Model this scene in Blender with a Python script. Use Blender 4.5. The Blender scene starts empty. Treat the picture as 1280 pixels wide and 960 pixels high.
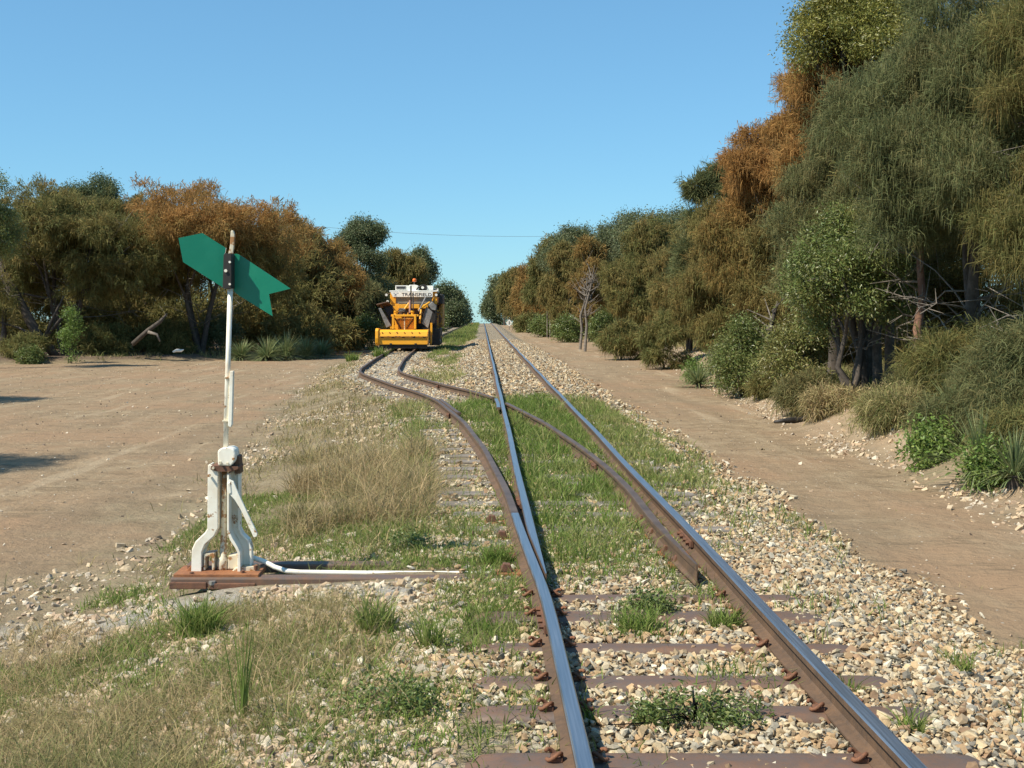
import bpy, math, random
import numpy as np
from mathutils import Vector, Matrix

random.seed(7)
RNG = np.random.default_rng(11)
scene = bpy.context.scene
COL = scene.collection
F = 1500.0      # focal length in photo pixels
CZ = 1.54       # camera height above rail top

# ------------------------------------------------------------------ noise
def _hash(ix, iy, s):
    h = (ix.astype(np.int64) * 374761393 + iy.astype(np.int64) * 668265263 + s * 1274126177) & 0x7fffffff
    h = ((h ^ (h >> 13)) * 1103515245) & 0x7fffffff
    h = (h ^ (h >> 16)) & 0xffff
    return h / 65535.0
def vnoise(x, y, s=0):
    x = np.asarray(x, float); y = np.asarray(y, float)
    ix = np.floor(x); iy = np.floor(y); fx = x - ix; fy = y - iy
    fx = fx * fx * (3 - 2 * fx); fy = fy * fy * (3 - 2 * fy)
    a = _hash(ix, iy, s); b = _hash(ix + 1, iy, s); c = _hash(ix, iy + 1, s); d = _hash(ix + 1, iy + 1, s)
    return a + (b - a) * fx + (c - a) * fy + (a - b - c + d) * fx * fy
def fnoise(x, y, s=0):
    return .55 * vnoise(x, y, s) + .3 * vnoise(x * 2.1, y * 2.1, s + 1) + .15 * vnoise(x * 4.3, y * 4.3, s + 2)
def sstep(a, b, x):
    t = np.clip((np.asarray(x, float) - a) / (b - a), 0, 1)
    return t * t * (3 - 2 * t)

# ------------------------------------------------------------------ alignment
_ty = np.arange(-20, 320, .1)
_td = np.interp(_ty, [6.6, 7.4, 8.5, 10.45, 13.67, 17, 21.2, 23.1, 26, 32.0, 33.6, 36, 45, 58, 85, 120, 163, 190, 240],
                     [0, .035, .075, .135, .32, .60, 1.131, 1.52, 2.24, 3.50, 3.76, 3.98, 4.40, 4.70, 4.75, 4.4, 3.7, 3.3, 3.0])
_k = np.exp(-np.linspace(-1.6, 1.6, 17) ** 2); _k /= _k.sum()
_tds = np.convolve(np.pad(_td, 8, mode='edge'), _k, 'valid')
def dsid(Y): return np.interp(Y, _ty, _tds)
def zdrop(Y):
    t = np.maximum(np.asarray(Y, float) - 188, 0)
    return -np.minimum(.022 * t * t / (t + 25), 70)
def zsid(Y): return np.interp(Y, [24, 30, 45, 120, 185], [0, -.07, -.2, -.2, -.04])
def xbank(Y): return np.interp(Y, [0, 12, 20, 37, 45, 100, 150, 190, 300], [5.0, 5.0, 5.3, 6.6, 7.0, 7.6, 6.8, 6.0, 4.5])
def xverge(Y): return np.interp(Y, [0, 8.6, 11.2, 17, 29, 39, 58, 100, 190], [-3.3, -3.3, -2.9, -3.5, -4.5, -5.3, -6.0, -6.3, -6.0])
def xtree(Y): return np.interp(Y, [0, 38, 46, 50, 60, 75, 100, 190, 300], [-23, -22, -17.5, -10.8, -9.4, -8.1, -7.8, -7.0, -4])
def gz(x, y, detail=True):
    x = np.asarray(x, float); y = np.asarray(y, float)
    d = dsid(y)
    wob = (vnoise(y * .35, x * 0 + 3, 5) - .5) * .35
    main = -.155 - .27 * sstep(2.05 + wob * .3, 2.95 + wob, x)
    sid = zsid(y) - .155
    late = sstep(24, 36, y)
    left = -.155 + (sid + .155) * sstep(-.25, -1.25, x)
    base = np.where(x > .9, main, left)
    xs = .92 - d - 1.25
    road = -.42 - .10 * sstep(45, 60, y)
    k = sstep(0, 1, (xs - x) / np.maximum(xs - (xverge(y) + .1), .4))
    base = np.where(x < xs, base + (road - base) * k, base)
    bx = xbank(y) + (fnoise(y * .5, x * 0 + 9, 21) - .5) * .8
    base = base + .50 * sstep(0, 1.3, x - bx) + .25 * sstep(1.2, 6, x - bx) + .5 * sstep(5, 40, x - bx)
    tx = xtree(y)
    base = base + .22 * sstep(-.5, 2.0, tx - x) + .4 * sstep(3, 40, tx - x)
    z = base + zdrop(y) + .062 * np.exp(-((x + 1.7) / .5) ** 2 - ((y - 7.62) / .22) ** 2)
    if detail:
        onroad = sstep(2.9, 3.3, x) + sstep(0, .5, xverge(y) - x)
        rough = .03 + .05 * sstep(0, 1, x - bx) + .03 * sstep(0, .6, tx - x)
        keep = 1 - .8 * sstep(.0, .3, 1.2 - np.abs(x - .92)) * sstep(300, 0, y)
        z = z + (fnoise(x * 1.1, y * .8, 2) - .5) * rough * 1.6 * keep + (fnoise(x * 4.5, y * 4.5, 7) - .5) * rough * .6 * keep
        # wheel ruts in the dirt roads
        z = z - .02 * np.exp(-((x - 3.6) / .25) ** 2) - .02 * np.exp(-((x - 4.7) / .25) ** 2)
    return z
def region(x, y):
    """0 ground, 1 ballast, 2 right road, 3 left road"""
    x = np.asarray(x, float); y = np.asarray(y, float)
    d = dsid(y)
    n = (fnoise(x * 1.3, y * 1.3, 31) - .5)
    bal = ((x < 2.95 + n * .3) & (x > np.minimum(-.45, .92 - d - 1.1) + n * .5))
    rr = (~bal) & (x > .9) & (x < xbank(y) + .1 + n * .5)
    lr = (x < xverge(y) + n * .7) & (x > xtree(y) + n * .8)
    r = np.zeros(x.shape, int); r[bal] = 1; r[rr] = 2; r[lr] = 3
    return r

# ------------------------------------------------------------------ mesh tools
class MB:
    def __init__(s): s.v = []; s.q = []; s.t = []; s.n = 0; s.qm = []; s.tm = []; s.at = {}
    def add(s, v, q=None, t=None, mi=0, **at):
        v = np.asarray(v, float).reshape(-1, 3)
        if q is not None and len(q):
            q = np.asarray(q, int).reshape(-1, 4) + s.n; s.q.append(q); s.qm.append(np.full(len(q), mi) if np.isscalar(mi) else np.asarray(mi))
        if t is not None and len(t):
            t = np.asarray(t, int).reshape(-1, 3) + s.n; s.t.append(t); s.tm.append(np.full(len(t), mi) if np.isscalar(mi) else np.asarray(mi))
        s.v.append(v); s.n += len(v)
        for k, a in at.items(): s.at.setdefault(k, []).append(np.broadcast_to(np.asarray(a, float), (len(v),) if np.ndim(a) < 2 else (len(v), np.shape(a)[1])))
        return s
    def box(s, a, b, mi=0, rot=None, at=None):
        a = np.array(a, float); b = np.array(b, float)
        c = np.array([[i, j, k] for k in (0, 1) for j in (0, 1) for i in (0, 1)], float)
        v = a + (b - a) * c
        if rot is not None:
            cc = np.array(at if at is not None else (a + b) / 2); R = np.array(Matrix.Rotation(rot[0], 3, rot[1])); v = (v - cc) @ R.T + cc
        s.add(v, [[0, 2, 3, 1], [4, 5, 7, 6], [0, 1, 5, 4], [2, 6, 7, 3], [0, 4, 6, 2], [1, 3, 7, 5]], mi=mi); return s
    def prism(s, poly, y0, y1, mi=0):
        """poly in (x,z), extruded along y"""
        from mathutils.geometry import tessellate_polygon
        n = len(poly)
        v = [(p[0], y0, p[1]) for p in poly] + [(p[0], y1, p[1]) for p in poly]
        tr = tessellate_polygon([[Vector((p[0], p[1], 0)) for p in poly]])
        area = sum(poly[i][0] * poly[(i + 1) % n][1] - poly[(i + 1) % n][0] * poly[i][1] for i in range(n))
        t = []
        for a in tr:
            pa = [poly[i] for i in a]
            ar = (pa[1][0] - pa[0][0]) * (pa[2][1] - pa[0][1]) - (pa[2][0] - pa[0][0]) * (pa[1][1] - pa[0][1])
            a = list(a) if ar > 0 else list(a)[::-1]
            t.append(a); t.append([i + n for i in a[::-1]])
        q = []
        for i in range(n):
            j = (i + 1) % n
            q.append([i, i + n, j + n, j] if area > 0 else [i, j, j + n, i + n])
        s.add(v, q, t, mi=mi); return s
    def tube(s, pts, rad, n=8, mi=0, caps=True, **at):
        pts = np.asarray(pts, float); m = len(pts)
        rad = np.broadcast_to(np.asarray(rad, float), (m,))
        tan = np.gradient(pts, axis=0); tan /= np.linalg.norm(tan, axis=1)[:, None] + 1e-9
        up = np.array([0, 0, 1.]) if abs(tan[0][2]) < .9 else np.array([1., 0, 0])
        v = []
        a = np.arange(n) * 2 * np.pi / n
        prev = None
        for i in range(m):
            if prev is None: u = np.cross(tan[i], up)
            else: u = prev - tan[i] * np.dot(prev, tan[i])
            u /= np.linalg.norm(u) + 1e-9; prev = u
            w = np.cross(tan[i], u)
            v.append(pts[i] + rad[i] * (np.cos(a)[:, None] * u + np.sin(a)[:, None] * w))
        v = np.concatenate(v)
        q = []
        for i in range(m - 1):
            for k in range(n):
                k2 = (k + 1) % n
                q.append([i * n + k, i * n + k2, (i + 1) * n + k2, (i + 1) * n + k])
        t = []
        if caps:
            v = np.concatenate([v, pts[:1], pts[-1:]]); c0 = m * n; c1 = c0 + 1
            for k in range(n):
                k2 = (k + 1) % n
                t.append([c0, k2, k]); t.append([c1, (m - 1) * n + k, (m - 1) * n + k2])
        s.add(v, q, t, mi=mi, **at); return s
    def build(s, name, mats, parent=None, loc=None, smooth=False, bevel=0):
        v = np.concatenate(s.v) if s.v else np.zeros((0, 3))
        q = np.concatenate(s.q) if s.q else np.zeros((0, 4), int); t = np.concatenate(s.t) if s.t else np.zeros((0, 3), int)
        me = bpy.data.meshes.new(name)
        me.vertices.add(len(v)); me.vertices.foreach_set('co', v.astype(np.float32).ravel())
        me.loops.add(len(q) * 4 + len(t) * 3)
        me.loops.foreach_set('vertex_index', np.concatenate([q.ravel(), t.ravel()]).astype(np.int32))
        me.polygons.add(len(q) + len(t))
        ls = np.concatenate([np.arange(len(q)) * 4, len(q) * 4 + np.arange(len(t)) * 3]).astype(np.int32)
        me.polygons.foreach_set('loop_start', ls)
        mi = np.concatenate([np.concatenate(s.qm) if s.qm else np.zeros(0), np.concatenate(s.tm) if s.tm else np.zeros(0)]).astype(np.int32)
        if not isinstance(mats, (list, tuple)): mats = [mats]
        for m in mats: me.materials.append(m)
        me.polygons.foreach_set('material_index', mi)
        me.polygons.foreach_set('use_smooth', np.full(len(mi), smooth))
        me.update(calc_edges=True)
        for k, l in s.at.items():
            a = np.concatenate(l)
            if a.ndim == 1:
                at = me.attributes.new(k, 'FLOAT', 'POINT'); at.data.foreach_set('value', a.astype(np.float32))
            else:
                at = me.attributes.new(k, 'FLOAT_COLOR', 'POINT'); b = np.ones((len(a), 4), np.float32); b[:, :3] = a; at.data.foreach_set('color', b.ravel())
        me.validate()
        o = bpy.data.objects.new(name, me); COL.objects.link(o)
        if loc is not None: o.location = loc
        if parent is not None: o.parent = parent
        if bevel:
            m = o.modifiers.new('Bevel', 'BEVEL'); m.width = bevel; m.segments = 2; m.limit_method = 'ANGLE'
        return o
def tag(o, label=None, cat=None, group=None, kind=None):
    if label: o['label'] = label
    if cat: o['category'] = cat
    if group: o['group'] = group
    if kind: o['kind'] = kind
    return o
def thing(name, loc, label, cat, group=None, rz=0):
    o = bpy.data.objects.new(name, None); COL.objects.link(o); o.empty_display_size = .2
    o.location = loc; o.rotation_euler = (0, 0, rz)
    return tag(o, label, cat, group)

# ------------------------------------------------------------------ materials
def newmat(name):
    m = bpy.data.materials.new(name); m.use_nodes = True
    nt = m.node_tree; b = nt.nodes['Principled BSDF']
    return m, nt, b
def N(nt, t, **kw):
    n = nt.nodes.new(t)
    for k, v in kw.items(): setattr(n, k, v)
    return n
def noise_node(nt, scale, detail=4, vec=None, rough=.55):
    n = N(nt, 'ShaderNodeTexNoise'); n.inputs['Scale'].default_value = scale; n.inputs['Detail'].default_value = detail
    n.inputs['Roughness'].default_value = rough
    if vec is not None: nt.links.new(vec, n.inputs['Vector'])
    return n
def ramp(nt, fac, stops):
    r = N(nt, 'ShaderNodeValToRGB'); e = r.color_ramp.elements
    while len(e) > 1: e.remove(e[-1])
    e[0].position = stops[0][0]; e[0].color = (*stops[0][1], 1)
    for p, c in stops[1:]:
        x = e.new(p); x.color = (*c, 1)
    nt.links.new(fac, r.inputs['Fac']); return r.outputs['Color']
def mix(nt, fac, a, b, mode='MIX'):
    m = N(nt, 'ShaderNodeMix', data_type='RGBA', blend_type=mode)
    for s, x in ((m.inputs[0], fac), (m.inputs[6], a), (m.inputs[7], b)):
        if isinstance(x, (int, float)): s.default_value = x
        elif isinstance(x, tuple): s.default_value = (*x, 1)
        else: nt.links.new(x, s)
    return m.outputs[2]
def math_n(nt, op, a, b=0.0):
    m = N(nt, 'ShaderNodeMath', operation=op)
    for s, x in ((m.inputs[0], a), (m.inputs[1], b)):
        if isinstance(x, (int, float)): s.default_value = x
        else: nt.links.new(x, s)
    return m.outputs[0]
def maprange(nt, v, a, b, c=0., d=1.):
    m = N(nt, 'ShaderNodeMapRange'); nt.links.new(v, m.inputs[0])
    for i, x in enumerate((a, b, c, d)): m.inputs[i + 1].default_value = x
    return m.outputs[0]
def bump(nt, b, h, strength=.5, dist=.01):
    n = N(nt, 'ShaderNodeBump'); n.inputs['Strength'].default_value = strength; n.inputs['Distance'].default_value = dist
    nt.links.new(h, n.inputs['Height']); nt.links.new(n.outputs[0], b.inputs['Normal'])
def objvec(nt): return N(nt, 'ShaderNodeTexCoord').outputs['Object']

def paint(name, base, chip=(.16, .06, .025), amount=.42, rough=.5, scale=14, dirt=(.35, .28, .2), dirtamt=.35):
    m, nt, b = newmat(name); v = objvec(nt)
    n1 = noise_node(nt, scale, 6, v, .65); n2 = noise_node(nt, scale * .35, 4, v)
    c = mix(nt, math_n(nt, 'MULTIPLY', maprange(nt, n2.outputs['Fac'], .45, .75), dirtamt), base, dirt)
    c = mix(nt, maprange(nt, n1.outputs['Fac'], 1 - amount, 1 - amount + .06), c, chip)
    nt.links.new(c, b.inputs['Base Color']); b.inputs['Roughness'].default_value = rough
    bump(nt, b, n1.outputs['Fac'], .25, .004)
    return m
def rust(name, a=(.16, .075, .045), c=(.27, .12, .06), dark=(.07, .045, .035), rough=.8, scale=9):
    m, nt, b = newmat(name); v = objvec(nt)
    n1 = noise_node(nt, scale, 8, v, .7); n2 = noise_node(nt, scale * 6, 5, v, .7)
    col = ramp(nt, n1.outputs['Fac'], [(.3, dark), (.5, a), (.7, c)])
    col = mix(nt, .35, col, ramp(nt, n2.outputs['Fac'], [(.3, dark), (.7, c)]))
    nt.links.new(col, b.inputs['Base Color']); b.inputs['Roughness'].default_value = rough
    b.inputs['Metallic'].default_value = .15
    bump(nt, b, n2.outputs['Fac'], .5, .004)
    return m
def plain(name, c, rough=.6, metal=0., var=.25, scale=20):
    m, nt, b = newmat(name); v = objvec(nt)
    n = noise_node(nt, scale, 5, v, .65)
    col = mix(nt, maprange(nt, n.outputs['Fac'], .3, .7), tuple(x * (1 - var) for x in c), tuple(min(1, x * (1 + var)) for x in c))
    nt.links.new(col, b.inputs['Base Color']); b.inputs['Roughness'].default_value = rough; b.inputs['Metallic'].default_value = metal
    return m
M = {}
M['rail_rust'] = rust('rail_rust', (.125, .078, .048), (.20, .115, .062), (.065, .045, .032), .75, 6)
M['rust'] = rust('rust')
M['clip_rust'] = rust('clip_rust', (.20, .085, .045), (.32, .14, .065), (.08, .05, .035), .85, 30)
M['rust_orange'] = rust('rust_orange', (.28, .11, .045), (.42, .18, .07), (.12, .05, .03))
M['sleeper_steel'] = rust('sleeper_steel', (.13, .085, .060), (.25, .120, .060), (.11, .105, .105), .6, 2.6)
M['white'] = paint('white_paint', (.87, .83, .71), (.36, .19, .08), .40, .5, 18, (.55, .38, .20), .5)
M['cream_rust'] = paint('cream_rust_paint', (.66, .58, .42), (.36, .17, .06), .52)
M['green'] = paint('green_paint', (.0, .185, .105), (.0, .15, .085), .3, .42, 30, (.02, .26, .15), .3)
M['yellow'] = paint('yellow_paint', (.90, .41, .02), (.22, .10, .04), .30, .45, 3.5, (.62, .30, .05), .6)
M['yellow_worn'] = paint('worn_yellow_paint', (.62, .31, .04), (.10, .06, .04), .48, .6, 5, (.2, .13, .07), .8)
M['grey_steel'] = plain('grey_steel', (.24, .22, .20), .55, .2, .4, 6)
M['dark'] = plain('dark_grease', (.028, .024, .021), .6, .2, .4, 8)
M['brown'] = rust('brown_steel', (.13, .07, .04), (.20, .10, .05), (.05, .03, .025), .7, 4)
M['offwhite'] = plain('offwhite_panel', (.82, .80, .72), .5, 0, .1, 6)
M['glass'] = plain('dusty_glass', (.21, .20, .17), .25, 0, .15, 3)
M['orange_lens'] = plain('orange_lens', (.75, .16, .02), .3, 0, .1)
M['black_letter'] = plain('black_letter', (.03, .03, .035), .6)
M['blue_letter'] = plain('blue_letter', (.10, .14, .24), .6)
M['pink'] = plain('faded_pink_pipe', (.52, .30, .22), .6, 0, .3, 10)
M['bark'] = rust('bark', (.075, .058, .045), (.14, .115, .095), (.03, .025, .02), .95, 5); M['bark'].node_tree.nodes['Principled BSDF'].inputs['Metallic'].default_value = 0
M['bark_red'] = rust('bark_red', (.22, .11, .07), (.33, .19, .12), (.10, .06, .05), .9, 4); M['bark_red'].node_tree.nodes['Principled BSDF'].inputs['Metallic'].default_value = 0
M['deadwood'] = plain('deadwood', (.19, .16, .13), .9, 0, .45, 9)
M['pole_wood'] = plain('pole_wood', (.16, .13, .10), .9, 0, .3, 9)
M['wire'] = plain('wire', (.12, .12, .13), .6)
# polished rail head
m, nt, b = newmat('rail_head'); v = objvec(nt)
mp = N(nt, 'ShaderNodeMapping'); mp.inputs['Scale'].default_value = (40, .6, 1); nt.links.new(v, mp.inputs[0])
n = noise_node(nt, 3, 5, mp.outputs[0])
nt.links.new(ramp(nt, n.outputs['Fac'], [(.3, (.30, .30, .32)), (.7, (.50, .50, .52))]), b.inputs['Base Color'])
b.inputs['Metallic'].default_value = .9; nt.links.new(maprange(nt, n.outputs['Fac'], .3, .7, .28, .42), b.inputs['Roughness'])
M['rail_head'] = m
# dull rail head
m, nt, b = newmat('rail_head_dull'); v = objvec(nt)
n = noise_node(nt, 4, 6, v)
nt.links.new(ramp(nt, n.outputs['Fac'], [(.3, (.11, .07, .048)), (.7, (.20, .135, .095))]), b.inputs['Base Color'])
b.inputs['Metallic'].default_value = .5; b.inputs['Roughness'].default_value = .5
M['rail_head_dull'] = m
# timber sleepers
m, nt, b = newmat('old_timber'); v = objvec(nt)
mp = N(nt, 'ShaderNodeMapping'); mp.inputs['Scale'].default_value = (1.2, 22, 22); nt.links.new(v, mp.inputs[0])
n = noise_node(nt, 2.5, 7, mp.outputs[0], .7)
nt.links.new(ramp(nt, n.outputs['Fac'], [(.3, (.07, .055, .045)), (.5, (.20, .17, .14)), (.7, (.33, .29, .24))]), b.inputs['Base Color'])
b.inputs['Roughness'].default_value = .9; bump(nt, b, n.outputs['Fac'], .7, .01)
M['timber'] = m

m, nt, b = newmat('pale_timber'); v = objvec(nt)
mp = N(nt, 'ShaderNodeMapping'); mp.inputs['Scale'].default_value = (1.2, 14, 14); nt.links.new(v, mp.inputs[0])
n = noise_node(nt, 2.5, 7, mp.outputs[0], .7)
nt.links.new(ramp(nt, n.outputs['Fac'], [(.3, (.16, .14, .11)), (.5, (.33, .30, .24)), (.7, (.50, .46, .38))]), b.inputs['Base Color']); b.inputs['Roughness'].default_value = .9
M['pale_timber'] = m

# foliage: per-blade attributes mixc (0 green .. 1 rust) and var
def foliage(name, green, rustc, trans=.28, rough=.65, spec=.15):
    m, nt, b = newmat(name)
    a = N(nt, 'ShaderNodeAttribute', attribute_name='mixc'); c = N(nt, 'ShaderNodeAttribute', attribute_name='var')
    col = mix(nt, a.outputs['Fac'], green, rustc)
    vv = N(nt, 'ShaderNodeCombineColor')
    for i in range(3): nt.links.new(c.outputs['Fac'], vv.inputs[i])
    col = mix(nt, 1.0, col, vv.outputs[0], 'MULTIPLY')
    nt.links.new(col, b.inputs['Base Color']); b.inputs['Roughness'].default_value = rough
    b.inputs['Specular IOR Level'].default_value = spec
    tr = N(nt, 'ShaderNodeBsdfTranslucent'); nt.links.new(col, tr.inputs['Color'])
    mx = N(nt, 'ShaderNodeMixShader'); mx.inputs[0].default_value = trans
    nt.links.new(b.outputs[0], mx.inputs[1]); nt.links.new(tr.outputs[0], mx.inputs[2])
    nt.links.new(mx.outputs[0], nt.nodes['Material Output'].inputs['Surface'])
    return m
M['needle'] = foliage('needles', (.150, .168, .056), (.29, .195, .070), .4)
M['needle_grey'] = foliage('needles_grey', (.145, .168, .070), (.27, .19, .08), .4)
M['needle_rust'] = foliage('needles_rust', (.17, .165, .055), (.40, .215, .072), .4)
M['leaf'] = foliage('broad_leaves', (.135, .19, .050), (.27, .22, .08), .3, .38, .45)
M['leaf_yellow'] = foliage('yellowish_leaves', (.155, .175, .04), (.33, .28, .06), .28, .4, .45)
M['leaf_dark'] = foliage('dark_leaves', (.11, .145, .065), (.20, .175, .08), .3, .5, .3)
M['leaf_bright'] = foliage('bright_leaves', (.15, .24, .05), (.27, .28, .08), .35, .45, .4)
M['spiky'] = foliage('spiky_leaves', (.18, .24, .10), (.36, .30, .15), .3, .5, .3)
M['grass'] = foliage('green_grass', (.155, .235, .045), (.42, .36, .16), .4, .5)
M['drygrass'] = foliage('dry_grass', (.15, .19, .055), (.48, .345, .19), .3, .6)

# stones: per-stone colour
m, nt, b = newmat('stone')
a = N(nt, 'ShaderNodeAttribute', attribute_name='col'); v = objvec(nt); n = noise_node(nt, 60, 5, v, .7)
nt.links.new(mix(nt, .55, a.outputs['Color'], ramp(nt, n.outputs['Fac'], [(.3, (.45, .42, .38)), (.65, (1, 1, 1))]), 'MULTIPLY'), b.inputs['Base Color'])
b.inputs['Roughness'].default_value = .85; bump(nt, b, n.outputs['Fac'], .5, .004)
M['stone'] = m

# ground sheet
m, nt, b = newmat('ground_surface'); v = objvec(nt)
def att(n_): return N(nt, 'ShaderNodeAttribute', attribute_name=n_).outputs['Fac']
nbig = noise_node(nt, .35, 5, v, .6); nmid = noise_node(nt, 2.2, 6, v, .65); nfine = noise_node(nt, 22, 6, v, .7); nvf = noise_node(nt, 90, 3, v, .6)
# dirt road
dirt = ramp(nt, nmid.outputs['Fac'], [(.28, (.20, .142, .086)), (.5, (.283, .208, .127)), (.72, (.36, .278, .178))])
dirt = mix(nt, maprange(nt, nbig.outputs['Fac'], .42, .62), dirt, (.31, .205, .122))
dirt = mix(nt, math_n(nt, 'MULTIPLY', maprange(nt, nfine.outputs['Fac'], .56, .70), .55), dirt, (.17, .125, .08))
mps = N(nt, 'ShaderNodeMapping'); mps.inputs['Scale'].default_value = (1.0, 5, 1); nt.links.new(v, mps.inputs[0])
nstreak = noise_node(nt, 1.3, 6, mps.outputs[0], .65)
dirt = mix(nt, math_n(nt, 'MULTIPLY', maprange(nt, nstreak.outputs['Fac'], .54, .66), .65), dirt, (.165, .122, .075))
peb = N(nt, 'ShaderNodeTexVoronoi'); peb.inputs['Scale'].default_value = 16; nt.links.new(v, peb.inputs['Vector'])
pebm = math_n(nt, 'LESS_THAN', peb.outputs['Distance'], .16)
sep = N(nt, 'ShaderNodeSeparateColor'); nt.links.new(peb.outputs['Color'], sep.inputs[0])
pebm = math_n(nt, 'MULTIPLY', pebm, math_n(nt, 'GREATER_THAN', sep.outputs[0], .84))
dirt = mix(nt, pebm, dirt, ramp(nt, sep.outputs[1], [(.3, (.12, .08, .06)), (.5, (.55, .47, .38)), (.9, (.65, .58, .48))]))
mpw = N(nt, 'ShaderNodeMapping'); mpw.inputs['Scale'].default_value = (2.2, .16, 1); mpw.inputs['Rotation'].default_value = (0, 0, .12); nt.links.new(v, mpw.inputs[0])
nwheel = noise_node(nt, 1.0, 4, mpw.outputs[0], .6)
dirt = mix(nt, math_n(nt, 'MULTIPLY', maprange(nt, nwheel.outputs['Fac'], .50, .64), .5), dirt, (.22, .160, .10))
dirt = mix(nt, math_n(nt, 'MULTIPLY', maprange(nt, nwheel.outputs['Fac'], .42, .34), .4), dirt, (.42, .33, .22))
# ballast bed
vo = N(nt, 'ShaderNodeTexVoronoi'); vo.inputs['Scale'].default_value = 17; nt.links.new(v, vo.inputs['Vector'])
sp2 = N(nt, 'ShaderNodeSeparateColor'); nt.links.new(vo.outputs['Color'], sp2.inputs[0])
bal = ramp(nt, sp2.outputs[0], [(.0, (.24, .19, .12)), (.25, (.36, .28, .17)), (.5, (.44, .37, .26)), (.75, (.32, .29, .22)), (1, (.50, .44, .33))])
bal = mix(nt, math_n(nt, 'MULTIPLY', maprange(nt, vo.outputs['Distance'], .35, .62), .6), bal, (.17, .13, .10))
# soil below the grass
soil = ramp(nt, nmid.outputs['Fac'], [(.3, (.15, .115, .07)), (.5, (.24, .185, .115)), (.7, (.31, .25, .16))])
soil = mix(nt, maprange(nt, nfine.outputs['Fac'], .5, .7), soil, (.24, .21, .12))
litter = ramp(nt, nfine.outputs['Fac'], [(.3, (.07, .05, .035)), (.55, (.16, .115, .08)), (.7, (.24, .18, .13))])
ash = ramp(nt, nfine.outputs['Fac'], [(.3, (.26, .24, .21)), (.7, (.44, .41, .36))])
c = mix(nt, att('litter'), soil, litter)
c = mix(nt, att('dirt'), c, dirt); c = mix(nt, att('bank'), c, mix(nt, .35, dirt, (.33, .26, .18)))
c = mix(nt, att('ballast'), c, bal); c = mix(nt, att('ash'), c, ash)
nt.links.new(c, b.inputs['Base Color']); b.inputs['Roughness'].default_value = .95; b.inputs['Specular IOR Level'].default_value = .15
hh = math_n(nt, 'ADD', math_n(nt, 'MULTIPLY', nfine.outputs['Fac'], .6), math_n(nt, 'MULTIPLY', nvf.outputs['Fac'], .3))
nw = noise_node(nt, 7, 5, v, .6); hh = math_n(nt, 'ADD', hh, math_n(nt, 'MULTIPLY', nw.outputs['Fac'], 1.6))
hh = math_n(nt, 'ADD', hh, math_n(nt, 'MULTIPLY', math_n(nt, 'MULTIPLY', att('ballast'), vo.outputs['Distance']), -2.2))
bump(nt, b, hh, .9, .035)
M['ground'] = m

# ------------------------------------------------------------------ ground sheet, split by surface
def graded(a, b, step, lo, hi, g=1.12):
    c = list(np.arange(a, b, step)); s = step; x = c[-1]
    while x < hi: s *= g; x += s; c.append(x)
    s = step; x = a; l = []
    while x > lo: s *= g; x -= s; l.append(x)
    return np.array(l[::-1] + c)
gx = graded(-11, 9, .13, -2500, 2500, 1.09); gy = graded(2, 40, .14, -60, 3500, 1.022)
GX, GY = np.meshgrid(gx, gy); X = GX.ravel(); Y = GY.ravel(); Z = gz(X, Y)
nx, ny = len(gx), len(gy)
ii = (np.arange(ny - 1)[:, None] * nx + np.arange(nx - 1)[None, :]).ravel()
quads = np.stack([ii, ii + 1, ii + nx + 1, ii + nx], 1)
cx = X[quads].mean(1); cy = Y[quads].mean(1); reg = region(cx, cy)
nn = fnoise(X * 1.3, Y * 1.3, 31) - .5; n2 = fnoise(X * 3.1, Y * 3.1, 33) - .5
xs = np.minimum(-.3, .92 - dsid(Y) - 1.15)
A_bal = sstep(.0, .35, 3.0 + nn * .5 + n2 * .3 - X) * sstep(-.15, .35, X - xs + nn * .9)
A_dirt = np.maximum(sstep(-.1, .25, X - 2.9) * sstep(-.2, .5, xbank(Y) + .4 + nn * 1.2 - X), sstep(-.35, .6, xverge(Y) + nn * 1.6 + n2 * .6 - X) * sstep(-.6, .6, X - xtree(Y) + nn * 1.5))
A_bank = sstep(-.2, .4, X - xbank(Y) + nn) * sstep(2.2, 1.0, X - xbank(Y) + nn) * sstep(2, 3, X)
A_lit = np.maximum(sstep(1.2, 2.6, X - xbank(Y) + nn), sstep(.2, 1.2, xtree(Y) - X))
A_ash = sstep(.28, .12, np.abs(Y - 7.35 - n2 * .3)) * sstep(-3.1, -2.5, X + nn) * sstep(.1, -.5, X) * .9
A_bal = A_bal * (1 - .55 * sstep(.35, -.1, X) * sstep(26, 20, Y))
def gpart(name, sel, label):
    q = quads[sel]; u, inv = np.unique(q, return_inverse=True)
    mb = MB(); mb.add(np.stack([X, Y, Z], 1)[u], inv.reshape(-1, 4), ballast=A_bal[u], dirt=A_dirt[u], bank=A_bank[u], litter=A_lit[u], ash=A_ash[u])
    o = mb.build(name, M['ground'], smooth=True); tag(o, label, kind='structure'); return o
gpart('ground', reg == 0, 'earth verges and scrub floor on both sides of the line')
gpart('ballast_bed', reg == 1, 'pale crushed stone bed under the tracks')
gpart('dirt_road', reg == 2, 'reddish dirt access road right of the track')
gpart('dirt_road', reg == 3, 'wide reddish dirt clearing and road left of the siding')

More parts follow.
